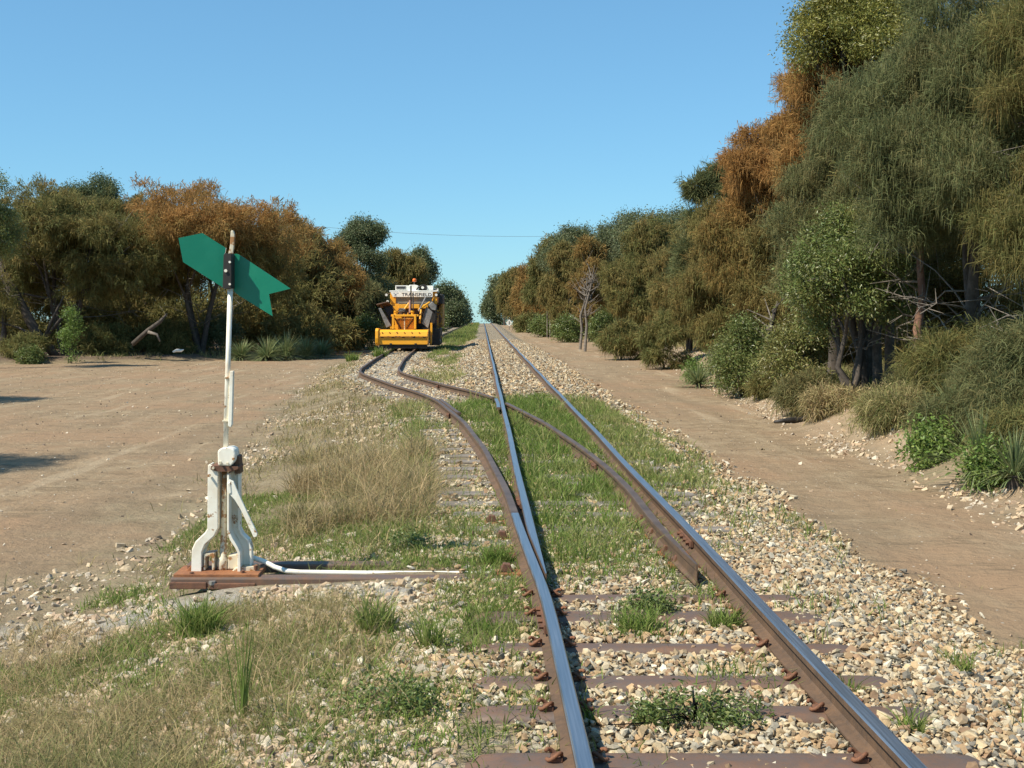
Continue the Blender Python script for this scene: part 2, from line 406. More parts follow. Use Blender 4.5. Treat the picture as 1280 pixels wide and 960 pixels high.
# ------------------------------------------------------------------ rails
PROF = [(-.054, -.130), (.054, -.130), (.054, -.121), (.016, -.109), (.0075, -.10), (.0075, -.046), (.031, -.034), (.032, -.008), (.026, -.001), (-.026, -.001), (-.032, -.008), (-.031, -.034), (-.0075, -.046), (-.0075, -.10), (-.016, -.109), (-.054, -.121)]
PROF = np.array(PROF)
def rail_mesh(Ys, xf, zf, top=1, scale=None):
    xs_ = np.array([float(xf(y)) for y in Ys]); zs_ = np.array([float(zf(y)) for y in Ys])
    dx = np.gradient(xs_, Ys); n = np.stack([np.ones_like(dx), -dx], 1); n /= np.linalg.norm(n, axis=1)[:, None]
    k = len(PROF); v = []
    for i, y in enumerate(Ys):
        p = PROF.copy()
        if scale is not None: p[:, 0] = p[:, 0] * scale(y)[0] + scale(y)[1]
        v.append(np.stack([xs_[i] + p[:, 0] * n[i, 0], y + p[:, 0] * n[i, 1], zs_[i] + p[:, 1]], 1))
    q = []; mi = []
    for i in range(len(Ys) - 1):
        for j in range(k):
            j2 = (j + 1) % k
            q.append([i * k + j, i * k + j2, (i + 1) * k + j2, (i + 1) * k + j]); mi.append(1 if j in (7, 8, 9) else 0)
    caps = [[0, i + 1, i] for i in range(1, k - 1)]; off = (len(Ys) - 1) * k
    mb = MB(); mb.add(np.concatenate(v), q, None, mi=np.array(mi))
    # end caps as simple quads strips (left/right symmetrical profile)
    for o_, fl in ((0, False), (off, True)):
        qq = []
        for a, b_ in ((0, 15), (3, 14), (4, 13), (5, 12), (6, 11), (7, 10)):
            pass
        pairs = [(0, 1, 2, 15), (15, 2, 3, 14), (14, 3, 4, 13), (13, 4, 5, 12), (12, 5, 6, 11), (11, 6, 7, 10), (10, 7, 8, 9)]
        for p_ in pairs: qq.append([i + o_ for i in (p_ if not fl else p_[::-1])])
        vv = np.concatenate(v); mb.add(vv, qq)
    return mb
def yseq(a, b):
    out = [a]; y = a
    while y < b:
        y += .35 if y < 45 else (1.2 if y < 100 else 4); out.append(min(y, b))
    if out[-1] - out[-2] < .05: out.pop(-2)
    return out
zm = lambda y: float(zdrop(y))
zs = lambda y: float(zsid(y) + zdrop(y))
XL, XR = .354, 1.485
def jitter(y): return .006 * math.sin(y * .9) + .004 * math.sin(y * .37 + 1)
rails = 'running rails of the two tracks'
def rail(name, label, Ys, xf, zf, mats, scale=None, joints=(), cat='rail', g=rails):
    o = thing(name, (xf(Ys[0]), Ys[0], zf(Ys[0])), label, cat, g)
    mb = rail_mesh(Ys, lambda y: xf(y) - xf(Ys[0]), lambda y: zf(y) - zf(Ys[0]), scale=scale)
    for i in range(len(mb.v)): mb.v[i] = mb.v[i] - np.array([0, Ys[0], 0])
    mb.build('rail_body', mats, o)
    for jy in joints:
        for sd in (-1, 1):
            f = MB(); L = .24; x0 = xf(jy) - xf(Ys[0]) + sd * .022; z0 = zf(jy) - zf(Ys[0])
            f.box((x0 - .012, jy - Ys[0] - L, z0 - .098), (x0 + .012, jy - Ys[0] + L, z0 - .05))
            fp = f.build('fishplate', M['rust'], o, bevel=.003)
            for k in (-.18, -.07, .07, .18):
                bt = MB(); bt.tube([(x0, jy - Ys[0] + k, z0 - .072), (x0 + sd * .035, jy - Ys[0] + k, z0 - .072)], .015, 6)
                bt.build('bolt', M['rust'], fp)
    return o
RM = [M['rail_rust'], M['rail_head']]; RD = [M['rail_rust'], M['rail_head_dull']]
rail('rail', 'straight bright topped rail running full length on the right of the main track', yseq(-3, 240), lambda y: XR + jitter(y), zm, RM, joints=(3.55, 8.6))
o = rail('rail', 'long left rail curving from the bottom edge into the siding under the machine', yseq(-3, 188), lambda y: XL - float(dsid(y)), zs, RD, joints=(6.35, 19.0))
# the part up to the points is polished by traffic
b_ = [c for c in o.children if c.name.startswith('rail_body')][0]
b_.data.materials.append(M['rail_head'])
for p in b_.data.polygons:
    if p.material_index == 1 and p.center[1] - 3 < 9.2: p.material_index = 2
def bl_scale(y):
    w = np.interp(y, [7.1, 8.6], [.12, 1.0]); return (w, .032 * (1 - w) * 1.0)
rail('rail', 'straight bright left rail of the main track, starting as a thin blade', yseq(7.1, 240), lambda y: XL + jitter(y) * .6, zm, RM, scale=bl_scale, joints=(10.25,))
def bl2(y):
    w = np.interp(y, [7.35, 9.0], [.25, 1.0]); return (w, .02 * (1 - w))
op = lambda y: .15 * float(1 - sstep(7.0, 12.5, y))
rail('rail', 'rusty curved point blade standing open beside the right rail', yseq(7.35, 20.6), lambda y: XR - float(dsid(y)) - op(y), zs, RD, scale=bl2, joints=(12.8,))
rail('rail', 'rusty right rail of the siding running from the grassy crossing to the yellow machine', yseq(21.9, 188), lambda y: XR - float(dsid(y)), zs, RD, joints=(27.0,))
rail('check_rail', 'short rusty check rail inside the curved left rail near the grass', yseq(18.6, 21.5), lambda y: XL - float(dsid(y)) + .085 + .05 * max(0, abs(y - 20) - 1.1), zs, RD, g=None)

rail('wing_rail', 'short worn rail beside the main left rail in the grassy crossing', yseq(19.6, 21.6), lambda y: XL - .075 - .02 * max(0, y - 20.6), zs, RM, g=None)
# ------------------------------------------------------------------ sleepers
def steel_sleeper(x0, x1, w=.13, label='', gy_=0, h=.05, clips=True, seed=0):
    o = thing('sleeper', ((x0 + x1) / 2, gy_, -.124), label, 'sleeper', 'steel sleepers under the nearest rails')
    o.rotation_euler[2] = (random.random() - .5) * .02
    mb = MB(); L = (x1 - x0) / 2
    prof = [(-1, -1.2), (-.92, -.45), (-.72, -.06), (-.35, 0), (.35, 0), (.72, -.06), (.92, -.45), (1, -1.2)]
    secs = [(-L, .72, -.07), (-L + .03, .84, -.03), (-L + .09, .98, -.006), (-L + .16, 1, 0), (L - .16, 1, 0), (L - .09, .98, -.006), (L - .03, .84, -.03), (L, .72, -.07)]
    v = []
    for (x, s_, dz) in secs:
        for (a, b_) in prof: v.append((x, a * w * s_ / 1.0, b_ * h + dz))
    q = []
    for i in range(len(secs) - 1):
        for j in range(len(prof) - 1): q.append([i * 8 + j, (i + 1) * 8 + j, (i + 1) * 8 + j + 1, i * 8 + j + 1])
    mb.add(v, q)
    mb.build('sleeper_body', M['sleeper_steel'], o, smooth=True)
    if clips:
        for xr in (XL, XR):
            for sd in (-1, 1):
                c = MB(); bx = xr - o.location[0] + sd * .075
                pts = []
                for k in range(15):
                    t = k / 14 * 2 * math.pi * .86 + .4
                    pts.append((bx + sd * (.012 + .030 * math.cos(t)), .034 * math.sin(t), .022 + .012 * math.sin(t * 2)))
                c.tube(pts, .0085, 6)
                c.build('rail_clip', M['clip_rust'], o, smooth=True)
                c = MB(); c.box((bx - .022, -.03, 0), (bx + .022, .03, .018)); c.build('clip_lug', M['rust'], o, bevel=.004)
    return o
pos = ['at the bottom edge of the picture', 'just above the bottom edge sleeper', 'with its rounded left end showing, left of the leafy weed', 'half buried between the leafy weed and the grass tufts',
       'thickest of them, fat rounded end just below the lever rod', 'thin one just in front of the lever rod']
for i, (y, w) in enumerate([(4.46, .115), (5.03, .085), (5.45, .09), (6.00, .07), (6.62, .12), (7.05, .07)]):
    steel_sleeper(-.09, 1.93, w, 'brown steel sleeper ' + pos[i], y)
steel_sleeper(-.09, 1.93, .1, 'steel sleeper nearest the camera, mostly below the picture edge', 3.9)
# two long ones carrying the lever stand
for y, lb in ((7.68, 'front long brown steel tie running from under the lever stand to the points'), (8.10, 'rear long brown steel tie behind the white lever rod')):
    o = thing('long_tie', (0, y, -.145), lb, 'sleeper')
    mb = MB(); mb.box((-1.98, -.055, -.06), (1.95, .055, 0)); mb.build('tie_body', M['sleeper_steel'], o, bevel=.01)
for k, y in enumerate(np.arange(8.75, 30.5, .6)):
    y = float(y) + random.uniform(-.05, .05); d = float(dsid(y)); x0 = XL - d - random.uniform(.45, .62); x1 = XR + .48 if y < 24 else XR - d + .5
    z = float(zsid(y)) - .130
    mb = MB(); mb.box((-(x1 - x0) / 2, -.095, -.12), ((x1 - x0) / 2, .095, 0))
    o = mb.build('sleeper', M['timber'], loc=((x0 + x1) / 2, y, z), bevel=.012); o.rotation_euler[2] = random.uniform(-.03, .03) + (0.0 if y < 24 else math.atan(.23) * .9)
    tag(o, 'weathered timber sleeper showing left of the curved rail, in the row behind the lever stand', 'sleeper', 'timber sleepers under the points')
for k, y in enumerate(np.arange(31.0, 56, .66)):
    y = float(y); d = float(dsid(y)); xc = .92 - d; sl = (float(dsid(y + .3)) - float(dsid(y - .3))) / .6
    mb = MB(); w_ = random.uniform(.09, .13); mb.box((-.98, -w_, -.12), (.98, w_, 0))
    o = mb.build('sleeper', M['pale_timber'], loc=(xc, y, zs(y) - .128), bevel=.02); o.rotation_euler[2] = math.atan(sl)
    tag(o, 'pale old sleeper of the siding in front of the yellow machine', 'sleeper', 'sleepers of the siding before the machine')
# slide chairs under the open blade and left point
for i, (x, y) in enumerate([(1.36, 8.35), (1.38, 8.0), (1.36, 9.0), (.23, 7.75), (.20, 8.3), (.22, 8.9), (1.36, 9.6), (.15, 9.6)]):
    o = thing('slide_chair', (x, y, -.15), 'rusty slide plate bolted beneath the %s' % ('open right point blade' if x > 1 else 'closed left point blade'), 'rail chair', 'rusty slide plates of the points ' + ('right' if x > 1 else 'left'))
    mb = MB(); mb.box((-.13, -.07, 0), (.13, .07, .02)); mb.build('base_plate', M['rust_orange'], o, bevel=.004)
    mb = MB(); mb.prism([(-.11, .02), (-.03, .02), (-.045, .07), (-.09, .075)], -.03, .03); mb.build('brace', M['rust'], o, bevel=.004)
    mb = MB(); mb.tube([(-.10, .05, .01), (-.10, .05, .045)], .015, 6); mb.build('bolt', M['rust'], o)
# stretcher bar
o = thing('stretcher_bar', (.9, 8.0, -.148), 'rusty bar joining the two point blades low between the rails', 'bar')
mb = MB(); mb.box((-.55, -.03, -.012), (.45, .03, .012)); mb.build('bar', M['rust'], o, bevel=.003)
mb = MB(); mb.box((.38, -.06, -.03), (.47, .06, .03)); mb.build('end_bracket', M['rust_orange'], o, bevel=.006)

# ------------------------------------------------------------------ switch stand
SY = 7.75
def S(u, v, Yd=SY): return ((200 + u / 3.69 - 602) * Yd / F, CZ - (500 + v / 3.69 - 391) * Yd / F)
def S1(u, v, Yd=SY): return ((180 + u / 4 - 602) * Yd / F, CZ - (260 + v / 4 - 391) * Yd / F)
bx_, bz_ = S(270, 830)
st = thing('switch_stand', (bx_, SY, bz_), 'white point lever stand with tall mast and green arrow vane left of the points', 'switch stand')
def rel(p): return (p[0] - bx_, p[1] - bz_)
def poly(l, f=S): return [rel(f(*p)) for p in l]
def sb(mb, name, mat, bevel=.004, parent=st, smooth=False): return mb.build(name, mat, parent, bevel=bevel, smooth=smooth)
mb = MB(); a = rel(S(80, 812)); b2 = rel(S(468, 788)); mb.box((a[0], -.10, a[1]), (b2[0], .17, b2[1])); sb(mb, 'base_plate', M['rust_orange'])
mb = MB(); a = rel(S(68, 850)); b2 = rel(S(236, 820)); mb.box((a[0], -.14, a[1]), (b2[0], .05, b2[1])); sb(mb, 'lower_plate', M['rust'])
mb = MB(); a = rel(S(244, 851)); b2 = rel(S(458, 824)); mb.box((a[0], -.145, a[1]), (b2[0], .05, b2[1])); sb(mb, 'lower_plate', M['rust'])
# legs: flanged plates
L1 = [(225, 298), (262, 303), (268, 335), (268, 590), (250, 625), (207, 665), (193, 700), (192, 790), (146, 790), (150, 690), (166, 655), (210, 612), (220, 595), (222, 330)]
mb = MB(); mb.prism(poly(L1), -.012, .002); 
mb.prism(poly([(221, 300), (230, 298), (230, 598), (216, 622), (172, 660), (156, 695), (154, 790), (144, 790), (147, 688), (164, 652), (208, 610), (219, 592)]), .0, .13)
mb.prism(poly([(261, 305), (269, 335), (269, 592), (252, 628), (209, 668), (195, 702), (194, 790), (184, 790), (186, 698), (202, 662), (245, 622), (260, 590)]), .004, .13)
sb(mb, 'leg', M['white'], .003)
mb = MB()
mb.prism(poly([(312, 335), (322, 335), (322, 600), (338, 636), (362, 676), (372, 700), (373, 790), (360, 790), (360, 704), (350, 682), (326, 644), (312, 606)]), -.02, .12)
mb.prism(poly([(318, 335), (358, 335), (358, 598), (372, 625), (398, 652), (412, 690), (413, 785), (368, 785), (366, 690), (345, 645), (318, 605)]), .085, .10)
mb.prism(poly([(352, 335), (360, 335), (360, 598), (374, 625), (402, 652), (415, 690), (415, 785), (406, 785), (405, 692), (394, 658), (366, 630), (352, 600)]), .05, .12)
sb(mb, 'leg', M['white'], .003)
# central rod
mb = MB(); p0 = rel(S(291, 330)); p1 = rel(S(284, 730)); p2 = rel(S(281, 790))
mb.tube([(p0[0], .05, p0[1]), ((p0[0] + p1[0]) / 2, .05, (p0[1] + p1[1]) / 2), (p1[0], .05, p1[1]), (p1[0], .05, p1[1] - .012), (p2[0], .05, p2[1] + .05), (p2[0], .05, p2[1] + .01), (p2[0], .05, p2[1])], [.018, .018, .022, .034, .036, .036, .03], 16)
sb(mb, 'spindle', M['cream_rust'], 0, smooth=True)
mb = MB(); p0 = rel(S(276, 335)); p1 = rel(S(272, 640)); mb.tube([(p0[0], .10, p0[1]), (p1[0], .10, p1[1])], .006, 8); sb(mb, 'side_rod', M['rust'], 0)
# head casting
mb = MB(); mb.prism(poly([(272, 300), (270, 235), (280, 222), (330, 216), (348, 226), (354, 250), (350, 280), (330, 303)]), -.035, .10); sb(mb, 'head_casting', M['white'], .01)
mb = MB(); mb.prism(poly([(240, 300), (368, 305), (366, 318), (330, 328), (270, 328), (236, 318)]), -.03, .13); sb(mb, 'clamp_plate', M['rust'], .004)
mb = MB(); mb.prism(poly([(346, 255), (362, 262), (368, 342), (340, 342), (340, 290)]), .02, .12); sb(mb, 'pivot_bracket', M['brown'], .004)
for u, v in ((285, 285), (318, 290), (252, 310), (345, 268), (232, 345)):
    p = rel(S(u, v)); mb = MB(); mb.tube([(p[0], -.05, p[1]), (p[0], -.02, p[1])], .009, 6); sb(mb, 'bolt', M['cream_rust'], 0)
# lever
mb = MB(); mb.prism(poly([(318, 376), (326, 362), (346, 372), (368, 425), (412, 520), (456, 612), (452, 624), (438, 628), (425, 600), (378, 500), (350, 455), (322, 425)]), -.045, -.025); sb(mb, 'lever', M['white'], .003)
mb = MB(); mb.prism(poly([(318, 376), (332, 372), (338, 425), (328, 430), (316, 415)]), -.05, .05); sb(mb, 'lever_hub', M['white'], .006)
# foot brackets
mb = MB(); mb.prism(poly([(202, 710), (250, 706), (250, 786), (240, 786), (238, 722), (210, 722), (208, 786), (200, 786)]), .0, .11); sb(mb, 'foot_bracket', M['cream_rust'], .003)
mb = MB(); mb.prism(poly([(310, 722), (358, 714), (360, 786), (306, 786)]), .03, .11); sb(mb, 'foot_bracket', M['cream_rust'], .006)
mb = MB(); mb.prism(poly([(118, 790), (140, 765), (200, 772), (204, 790)]), .0, .08); sb(mb, 'foot', M['rust_orange'], .006)
mb = MB(); mb.prism(poly([(330, 790), (350, 772), (440, 768), (455, 790)]), .0, .10); sb(mb, 'foot', M['cream_rust'], .006)
for u, v, yy in ((160, 790, -.08), (132, 775, 0.02), (262, 822, -.13), (312, 816, -.10), (424, 832, -.13), (90, 826, -.12), (390, 786, -.06), (442, 772, .0), (215, 812, -.09)):
    p = rel(S(u, v)); r = .014 if u != 262 else .024
    mb = MB(); mb.tube([(p[0], yy, p[1] - .012), (p[0], yy, p[1] + .012)], r, 6); sb(mb, 'bolt', M['rust'] if u != 262 else M['grey_steel'], 0)
# throw rod
mb = MB(); pts = []
for (px, py, yy) in ((308, 697, 7.95), (318, 700, 7.92), (330, 704, 7.88), (343, 711, 7.85), (358, 716, 7.82), (375, 717.5, 7.82), (440, 718.5, 7.82), (520, 719, 7.82), (600, 719.5, 7.82), (652, 720, 7.82)):
    pts.append(((px - 602) * yy / F - bx_, yy - SY, CZ - (py - 391) * yy / F - bz_ + .012))
mb.tube(pts, .016, 12); sb(mb, 'throw_rod', M['white'], 0, smooth=True)
# mast
mt = rel(S1(428, 395)); m0 = rel(S(297, 222)); dxm = (mt[0] - m0[0]) / (mt[1] - m0[1])
mb = MB(); mb.tube([(m0[0], .03, m0[1] - .03), (mt[0], .03, mt[1] + .05)], [.0165, .0165], 14); mast = sb(mb, 'mast', M['white'], 0, smooth=True)
p0 = rel(S1(437, 815)); p1 = rel(S(325, 126))
mb = MB(); mb.prism([(p1[0] - .014, p1[1] + .01), (p1[0] + .004, p1[1]), (p1[0] + .011, p1[1] + .02), (p0[0] + .014, p0[1]), (p0[0] - .008, p0[1])], -.012, .03); sb(mb, 'mast_channel', M['white'], .003)
for u, v, f in ((405, 848, S1), (290, 97, S)):
    p = rel(f(u, v)); mb = MB(); mb.box((p[0] - .004, -.005, p[1] - .006), (p[0] + .045, .055, p[1] + .006)); sb(mb, 'mast_clip', M['cream_rust'], .002)
mb = MB(); a = rel(S1(441, 112)); b2 = rel(S1(430, 230))
mb.prism([(a[0] - .010, a[1]), (a[0] + .006, a[1]), (a[0] + .016, a[1] - .03), (a[0] + .012, a[1] - .09), (b2[0] + .018, b2[1]), (b2[0] - .012, b2[1]), (a[0] - .016, a[1] - .1), (a[0] - .012, a[1] - .04)], .0, .03); sb(mb, 'mast_tip', M['cream_rust'], .005)
mb = MB(); mb.prism(poly([(405, 235), (412, 228), (444, 230), (444, 402), (420, 405), (400, 402)], S1), -.045, .09); sb(mb, 'vane_clamp', M['dark'], .003)
for v in (272, 315, 382):
    p = rel(S1(437 if v != 315 else 417, v)); mb = MB(); mb.tube([(p[0], -.055, p[1]), (p[0], -.044, p[1])], .008 if v != 315 else .011, 6); sb(mb, 'bolt', M['white'], 0)
# vane plates: real sheets turned about the mast
def vane(pts2, hinge_u, slope, th=.004, off=0):
    """sheet whose depth changes with distance from the mast; outline corrected for that depth"""
    v = []
    h = S1(hinge_u, 300)[0]
    for (u, w) in pts2:
        x0, z0 = S1(u, w); Yd = SY + off + (x0 - h) * slope
        for _ in range(3):
            x1, z1 = S1(u, w, Yd); Yd = SY + off + (x1 - h) * slope
        v.append((x1 - bx_, Yd - SY, z1 - bz_))
    n = len(v); v = np.array(v); nrm = np.array([-slope, 1, 0]) / math.hypot(slope, 1) * th
    from mathutils.geometry import tessellate_polygon
    tr = tessellate_polygon([[Vector((p[0], p[2], 0)) for p in v]])
    t = [list(a) for a in tr] + [[i + n for i in a[::-1]] for a in tr]
    q = [[i, (i + 1) % n, (i + 1) % n + n, i + n] for i in range(n)]
    m_ = MB(); m_.add(np.concatenate([v, v + nrm]), q, t); return m_
mb = vane([(172, 150), (292, 125), (410, 200), (403, 240), (399, 300), (399, 360), (401, 402), (195, 270)], 410, .15); sb(mb, 'vane_plate', M['green'], 0)
mb = vane([(412, 200), (404, 240), (400, 300), (400, 360), (402, 403), (398, 400), (395, 360), (396, 300), (400, 240), (408, 198)], 410, .15); mb2 = sb(mb, 'vane_edge', M['white'], 0)
mb = vane([(445, 232), (462, 228), (478, 234), (733, 403), (625, 430), (643, 541), (470, 435), (448, 415)], 445, -.04, off=.06); sb(mb, 'vane_plate', M['green'], 0)

# ------------------------------------------------------------------ ballast machine
MYF = 57.5; MXC = (503.5 - 602) / F * MYF; MZ = -.2
mc = thing('track_machine', (MXC, MYF, MZ), 'yellow ballast machine with raised side wings and name board parked on siding', 'track machine')
K = .00403
def mx(u): return (u - 418) * K
def mz(v): return (391 - 345) / F * MYF * 1.0 + CZ - MZ - v * K
def part(name, mat, fn, bevel=.01, parent=mc, smooth=False):
    b_ = MB(); fn(b_); return b_.build(name, mat, parent, bevel=bevel, smooth=smooth)
def B(u0, u1, v0, v1, y0, y1): return lambda b_: b_.box((mx(u0), y0, mz(v1)), (mx(u1), y1, mz(v0)))
# underframe + wheels
part('chassis', M['dark'], lambda b_: (b_.box((-.75, .9, .45), (1.0, 8.8, .78)), b_.box((-.95, .5, .35), (1.0, 1.1, .62))))
for yy in (1.4, 6.8):
    part('axle', M['dark'], lambda b_: b_.tube([(-.56, yy, .38), (.56, yy, .38)], .06, 12), 0)
    for sx in (-1, 1):
        w = part('wheel', M['brown'], lambda b_: b_.tube([(sx * .50, yy, .38), (sx * .53, yy, .38), (sx * .535, yy, .38), (sx * .64, yy, .38)], [.42, .42, .38, .37], 28), 0, smooth=False)
        part('wheel_hub', M['dark'], lambda b_: b_.tube([(sx * .64, yy, .38), (sx * .74, yy, .38)], .13, 14), 0, w)
# front box
y0 = 0.0
def side_prism(prof, x0, x1, mi=0):
    def f(b_):
        n = len(prof); v = [(x0, p[0], p[1]) for p in prof] + [(x1, p[0], p[1]) for p in prof]
        q = [[i, (i + 1) % n, (i + 1) % n + n, i + n] for i in range(n)]
        from mathutils.geometry import tessellate_polygon
        tr = tessellate_polygon([[Vector((p[0], p[1], 0)) for p in prof]])
        t = [list(a)[::-1] for a in tr] + [[i + n for i in a] for a in tr]
        b_.add(v, q, t)
    return f
zt, zmid, zb = mz(640), mz(720), mz(815)
part('broom_box', M['yellow'], side_prism([(.95, zt), (.22, zt), (.05, zt - .09), (-.02, zmid + .02), (.03, zmid), (.03, zb), (.95, zb)], mx(128), mx(712)), .012)
part('box_lip', M['yellow_worn'], B(130, 712, 716, 724, -.045, .03), .004)
for i in range(5): part('hinge', M['dark'], B(160 + i * 125, 190 + i * 125, 722, 736, -.01, .04), .004)
for i in range(6): part('lug', M['yellow_worn'], B(165 + i * 88, 176 + i * 88, 664, 674, -.02, .12), .004)
part('end_cap', M['yellow'], side_prism([(1.0, mz(625)), (.1, mz(622)), (-.06, mz(650)), (-.1, mz(740)), (-.06, mz(800)), (.1, mz(828)), (1.0, mz(828))], mx(92), mx(130)), .03)
part('end_cap', M['yellow_worn'], side_prism([(1.0, mz(632)), (.1, mz(632)), (-.03, mz(660)), (-.03, mz(800)), (.1, mz(822)), (1.0, mz(822))], mx(713), mx(722)), .01)
for u in (275, 570): part('bracket', M['dark'], B(u - 14, u + 14, 800, 822, -.03, .06), .01)
part('rubber_skirt', M['dark'], B(140, 705, 816, 860, .1, .14), .004)
part('rail_guard', M['dark'], B(150, 190, 830, 890, .25, .35)); part('rail_guard', M['dark'], B(280, 305, 820, 905, .25, .35)); part('rail_guard', M['dark'], B(610, 640, 830, 900, .25, .35))
part('coupler', M['dark'], B(390, 450, 800, 870, .2, .8), .03)
# tower with frame posts
part('hood', M['yellow'], B(318, 548, 530, 640, .75, 2.6), .02)
part('hood_panel', M['yellow_worn'], B(330, 428, 505, 532, .7, 2.4), .01); part('hood_panel', M['yellow_worn'], B(440, 545, 500, 532, .7, 2.4), .01)
part('centre_post', M['cream_rust'], B(424, 436, 470, 640, .5, .58), .008)
for u0, u1 in ((283, 308), (547, 572)):
    part('post', M['yellow'], B(u0, u1, 455, 640, .35, .6), .012)
    part('post_foot', M['dark'], B(u0 + 2, u1 - 2, 630, 655, .25, .4), .006)
part('crossbar', M['yellow'], B(270, 600, 458, 482, .4, .62), .012)
part('brace', M['brown'], lambda b_: b_.tube([(mx(310), .7, mz(500)), (mx(385), .7, mz(628))], .035, 8), 0)
part('brace', M['brown'], lambda b_: b_.tube([(mx(545), .7, mz(500)), (mx(455), .7, mz(628))], .03, 8), 0)
for u in (325, 525):
    part('hydraulic_cap', M['yellow'], lambda b_: b_.tube([(mx(u), .5, mz(470)), (mx(u), .5, mz(440)), (mx(u), .5, mz(430)), (mx(u), .5, mz(412))], [.06, .06, .09, .09], 14), .0)
for i in range(7):
    u = 350 + i * 24; part('valve', M['yellow_worn'] if i % 2 else M['dark'], lambda b_: b_.tube([(mx(u), .55, mz(462)), (mx(u + 4), .55, mz(430 + (i * 13) % 20))], .03, 8), 0)
part('engine_cover', M['yellow'], B(340, 700, 335, 385, 1.6, 3.2), .02)
part('engine_cover', M['brown'], B(335, 720, 385, 470, 1.8, 3.2), .02)
part('boom', M['yellow'], lambda b_: b_.tube([(mx(400), 1.2, mz(420)), (mx(470), 1.4, mz(320))], .05, 8), 0)
part('lifting_arm', M['grey_steel'], lambda b_: b_.tube([(mx(595), .9, mz(420)), (mx(670), 1.6, mz(250))], .04, 8), 0)
part('lifting_arm', M['yellow'], lambda b_: b_.tube([(mx(610), .7, mz(560)), (mx(625), .9, mz(400))], .05, 8), 0)
part('lifting_arm', M['yellow'], lambda b_: b_.tube([(mx(590), 1.0, mz(400)), (mx(720), 1.5, mz(310))], .05, 8), 0)
part('exhaust_stack', M['dark'], lambda b_: b_.tube([(mx(496), 1.3, mz(420)), (mx(496), 1.3, mz(108))], .035, 12), 0)
part('exhaust_stack', M['grey_steel'], lambda b_: b_.tube([(mx(521), 1.4, mz(400)), (mx(521), 1.4, mz(190))], .03, 12), 0)
part('pipe_lagging', M['pink'], lambda b_: b_.tube([(mx(485), 1.15, mz(435)), (mx(485), 1.15, mz(285))], .05, 12), 0)
# cab
cab = part('cab', M['yellow'], lambda b_: (b_.box((mx(213), 2.9, mz(640)), (mx(800), 5.0, mz(325))), b_.box((mx(213), 2.9, mz(325)), (mx(285), 3.1, mz(175))), b_.box((mx(735), 2.9, mz(325)), (mx(800), 3.1, mz(175))), b_.box((mx(213), 4.8, mz(325)), (mx(800), 5.0, mz(175)))), .02)
part('windscreen', M['glass'], B(286, 734, 236, 334, 2.96, 3.02), 0, cab)
part('roof', M['offwhite'], B(205, 806, 160, 176, 2.75, 5.1), .02, cab)
part('corner_pillar', M['yellow_worn'], B(748, 765, 240, 330, 2.86, 2.9), .004, cab)
board = part('name_board', M['offwhite'], lambda b_: b_.prism([(mx(250), mz(240)), (mx(745), mz(240)), (mx(748), mz(176)), (mx(218), mz(176))], 2.68, 2.72), .006)
def text(s, u0, u1, v0, v1, y, mat, parent):
    cu = bpy.data.curves.new('lettering', 'FONT'); cu.body = s; cu.size = 1; cu.extrude = .01
    ob = bpy.data.objects.new('tmp_text', cu); COL.objects.link(ob)
    bpy.context.view_layer.update(); dg = bpy.context.evaluated_depsgraph_get()
    me = bpy.data.meshes.new_from_object(ob.evaluated_get(dg)); bpy.data.objects.remove(ob)
    a = np.zeros(len(me.vertices) * 3, np.float32); me.vertices.foreach_get('co', a); a = a.reshape(-1, 3)
    mn, mxx = a.min(0), a.max(0)
    sx = (mx(u1) - mx(u0)) / (mxx[0] - mn[0]); sz = (mz(v0) - mz(v1)) / (mxx[1] - mn[1])
    out = np.stack([mx(u0) + (a[:, 0] - mn[0]) * sx, y - (a[:, 2] + .01) * .5, mz(v1) + (a[:, 1] - mn[1]) * sz], 1)
    me.vertices.foreach_set('co', out.astype(np.float32).ravel()); me.materials.clear(); me.materials.append(mat); me.update()
    o_ = bpy.data.objects.new('lettering', me); COL.objects.link(o_); o_.parent = parent; return o_
text('TRANSFIELD', 360, 732, 190, 229, 2.679, M['black_letter'], board)
text('K', 274, 300, 200, 229, 2.679, M['blue_letter'], board)
part('emblem_tick', M['blue_letter'], B(258, 272, 190, 194, 2.672, 2.68), 0, board); part('emblem_tick', M['blue_letter'], B(302, 320, 190, 195, 2.672, 2.68), 0, board)
ac = part('roof_box', M['offwhite'], B(276, 430, 95, 152, 3.0, 3.7), .01)
part('grille', M['grey_steel'], B(286, 408, 104, 140, 2.98, 3.0), 0, ac)
for i in range(3): part('grille_bar', M['dark'], B(296, 398, 112 + i * 9, 115 + i * 9, 2.97, 2.985), 0, ac)
part('roof_tank', M['offwhite'], lambda b_: b_.prism([(mx(428), mz(160)), (mx(428), mz(105)), (mx(460), mz(88)), (mx(520), mz(86)), (mx(562), mz(98)), (mx(562), mz(160))], 3.0, 3.8), .02)
part('roof_box', M['offwhite'], B(668, 750, 98, 152, 3.0, 3.6), .01)
rb = part('roof_box', M['grey_steel'], B(752, 812, 134, 182, 3.2, 3.8), .01); part('pale_rim', M['offwhite'], B(800, 812, 132, 184, 3.18, 3.2), 0, rb)
fan = part('fan_housing', M['dark'], lambda b_: b_.tube([(mx(635), 2.95, mz(122)), (mx(635), 3.3, mz(122))], .16, 20), 0)
part('fan_hub', M['offwhite'], lambda b_: b_.tube([(mx(618), 2.9, mz(122)), (mx(618), 2.95, mz(122))], .07, 12), 0, fan)
part('hose', M['dark'], lambda b_: b_.tube([(mx(540), 3, mz(150)), (mx(560), 3, mz(120)), (mx(600), 3, mz(100)), (mx(640), 3, mz(85))], .035, 8), 0, smooth=True)
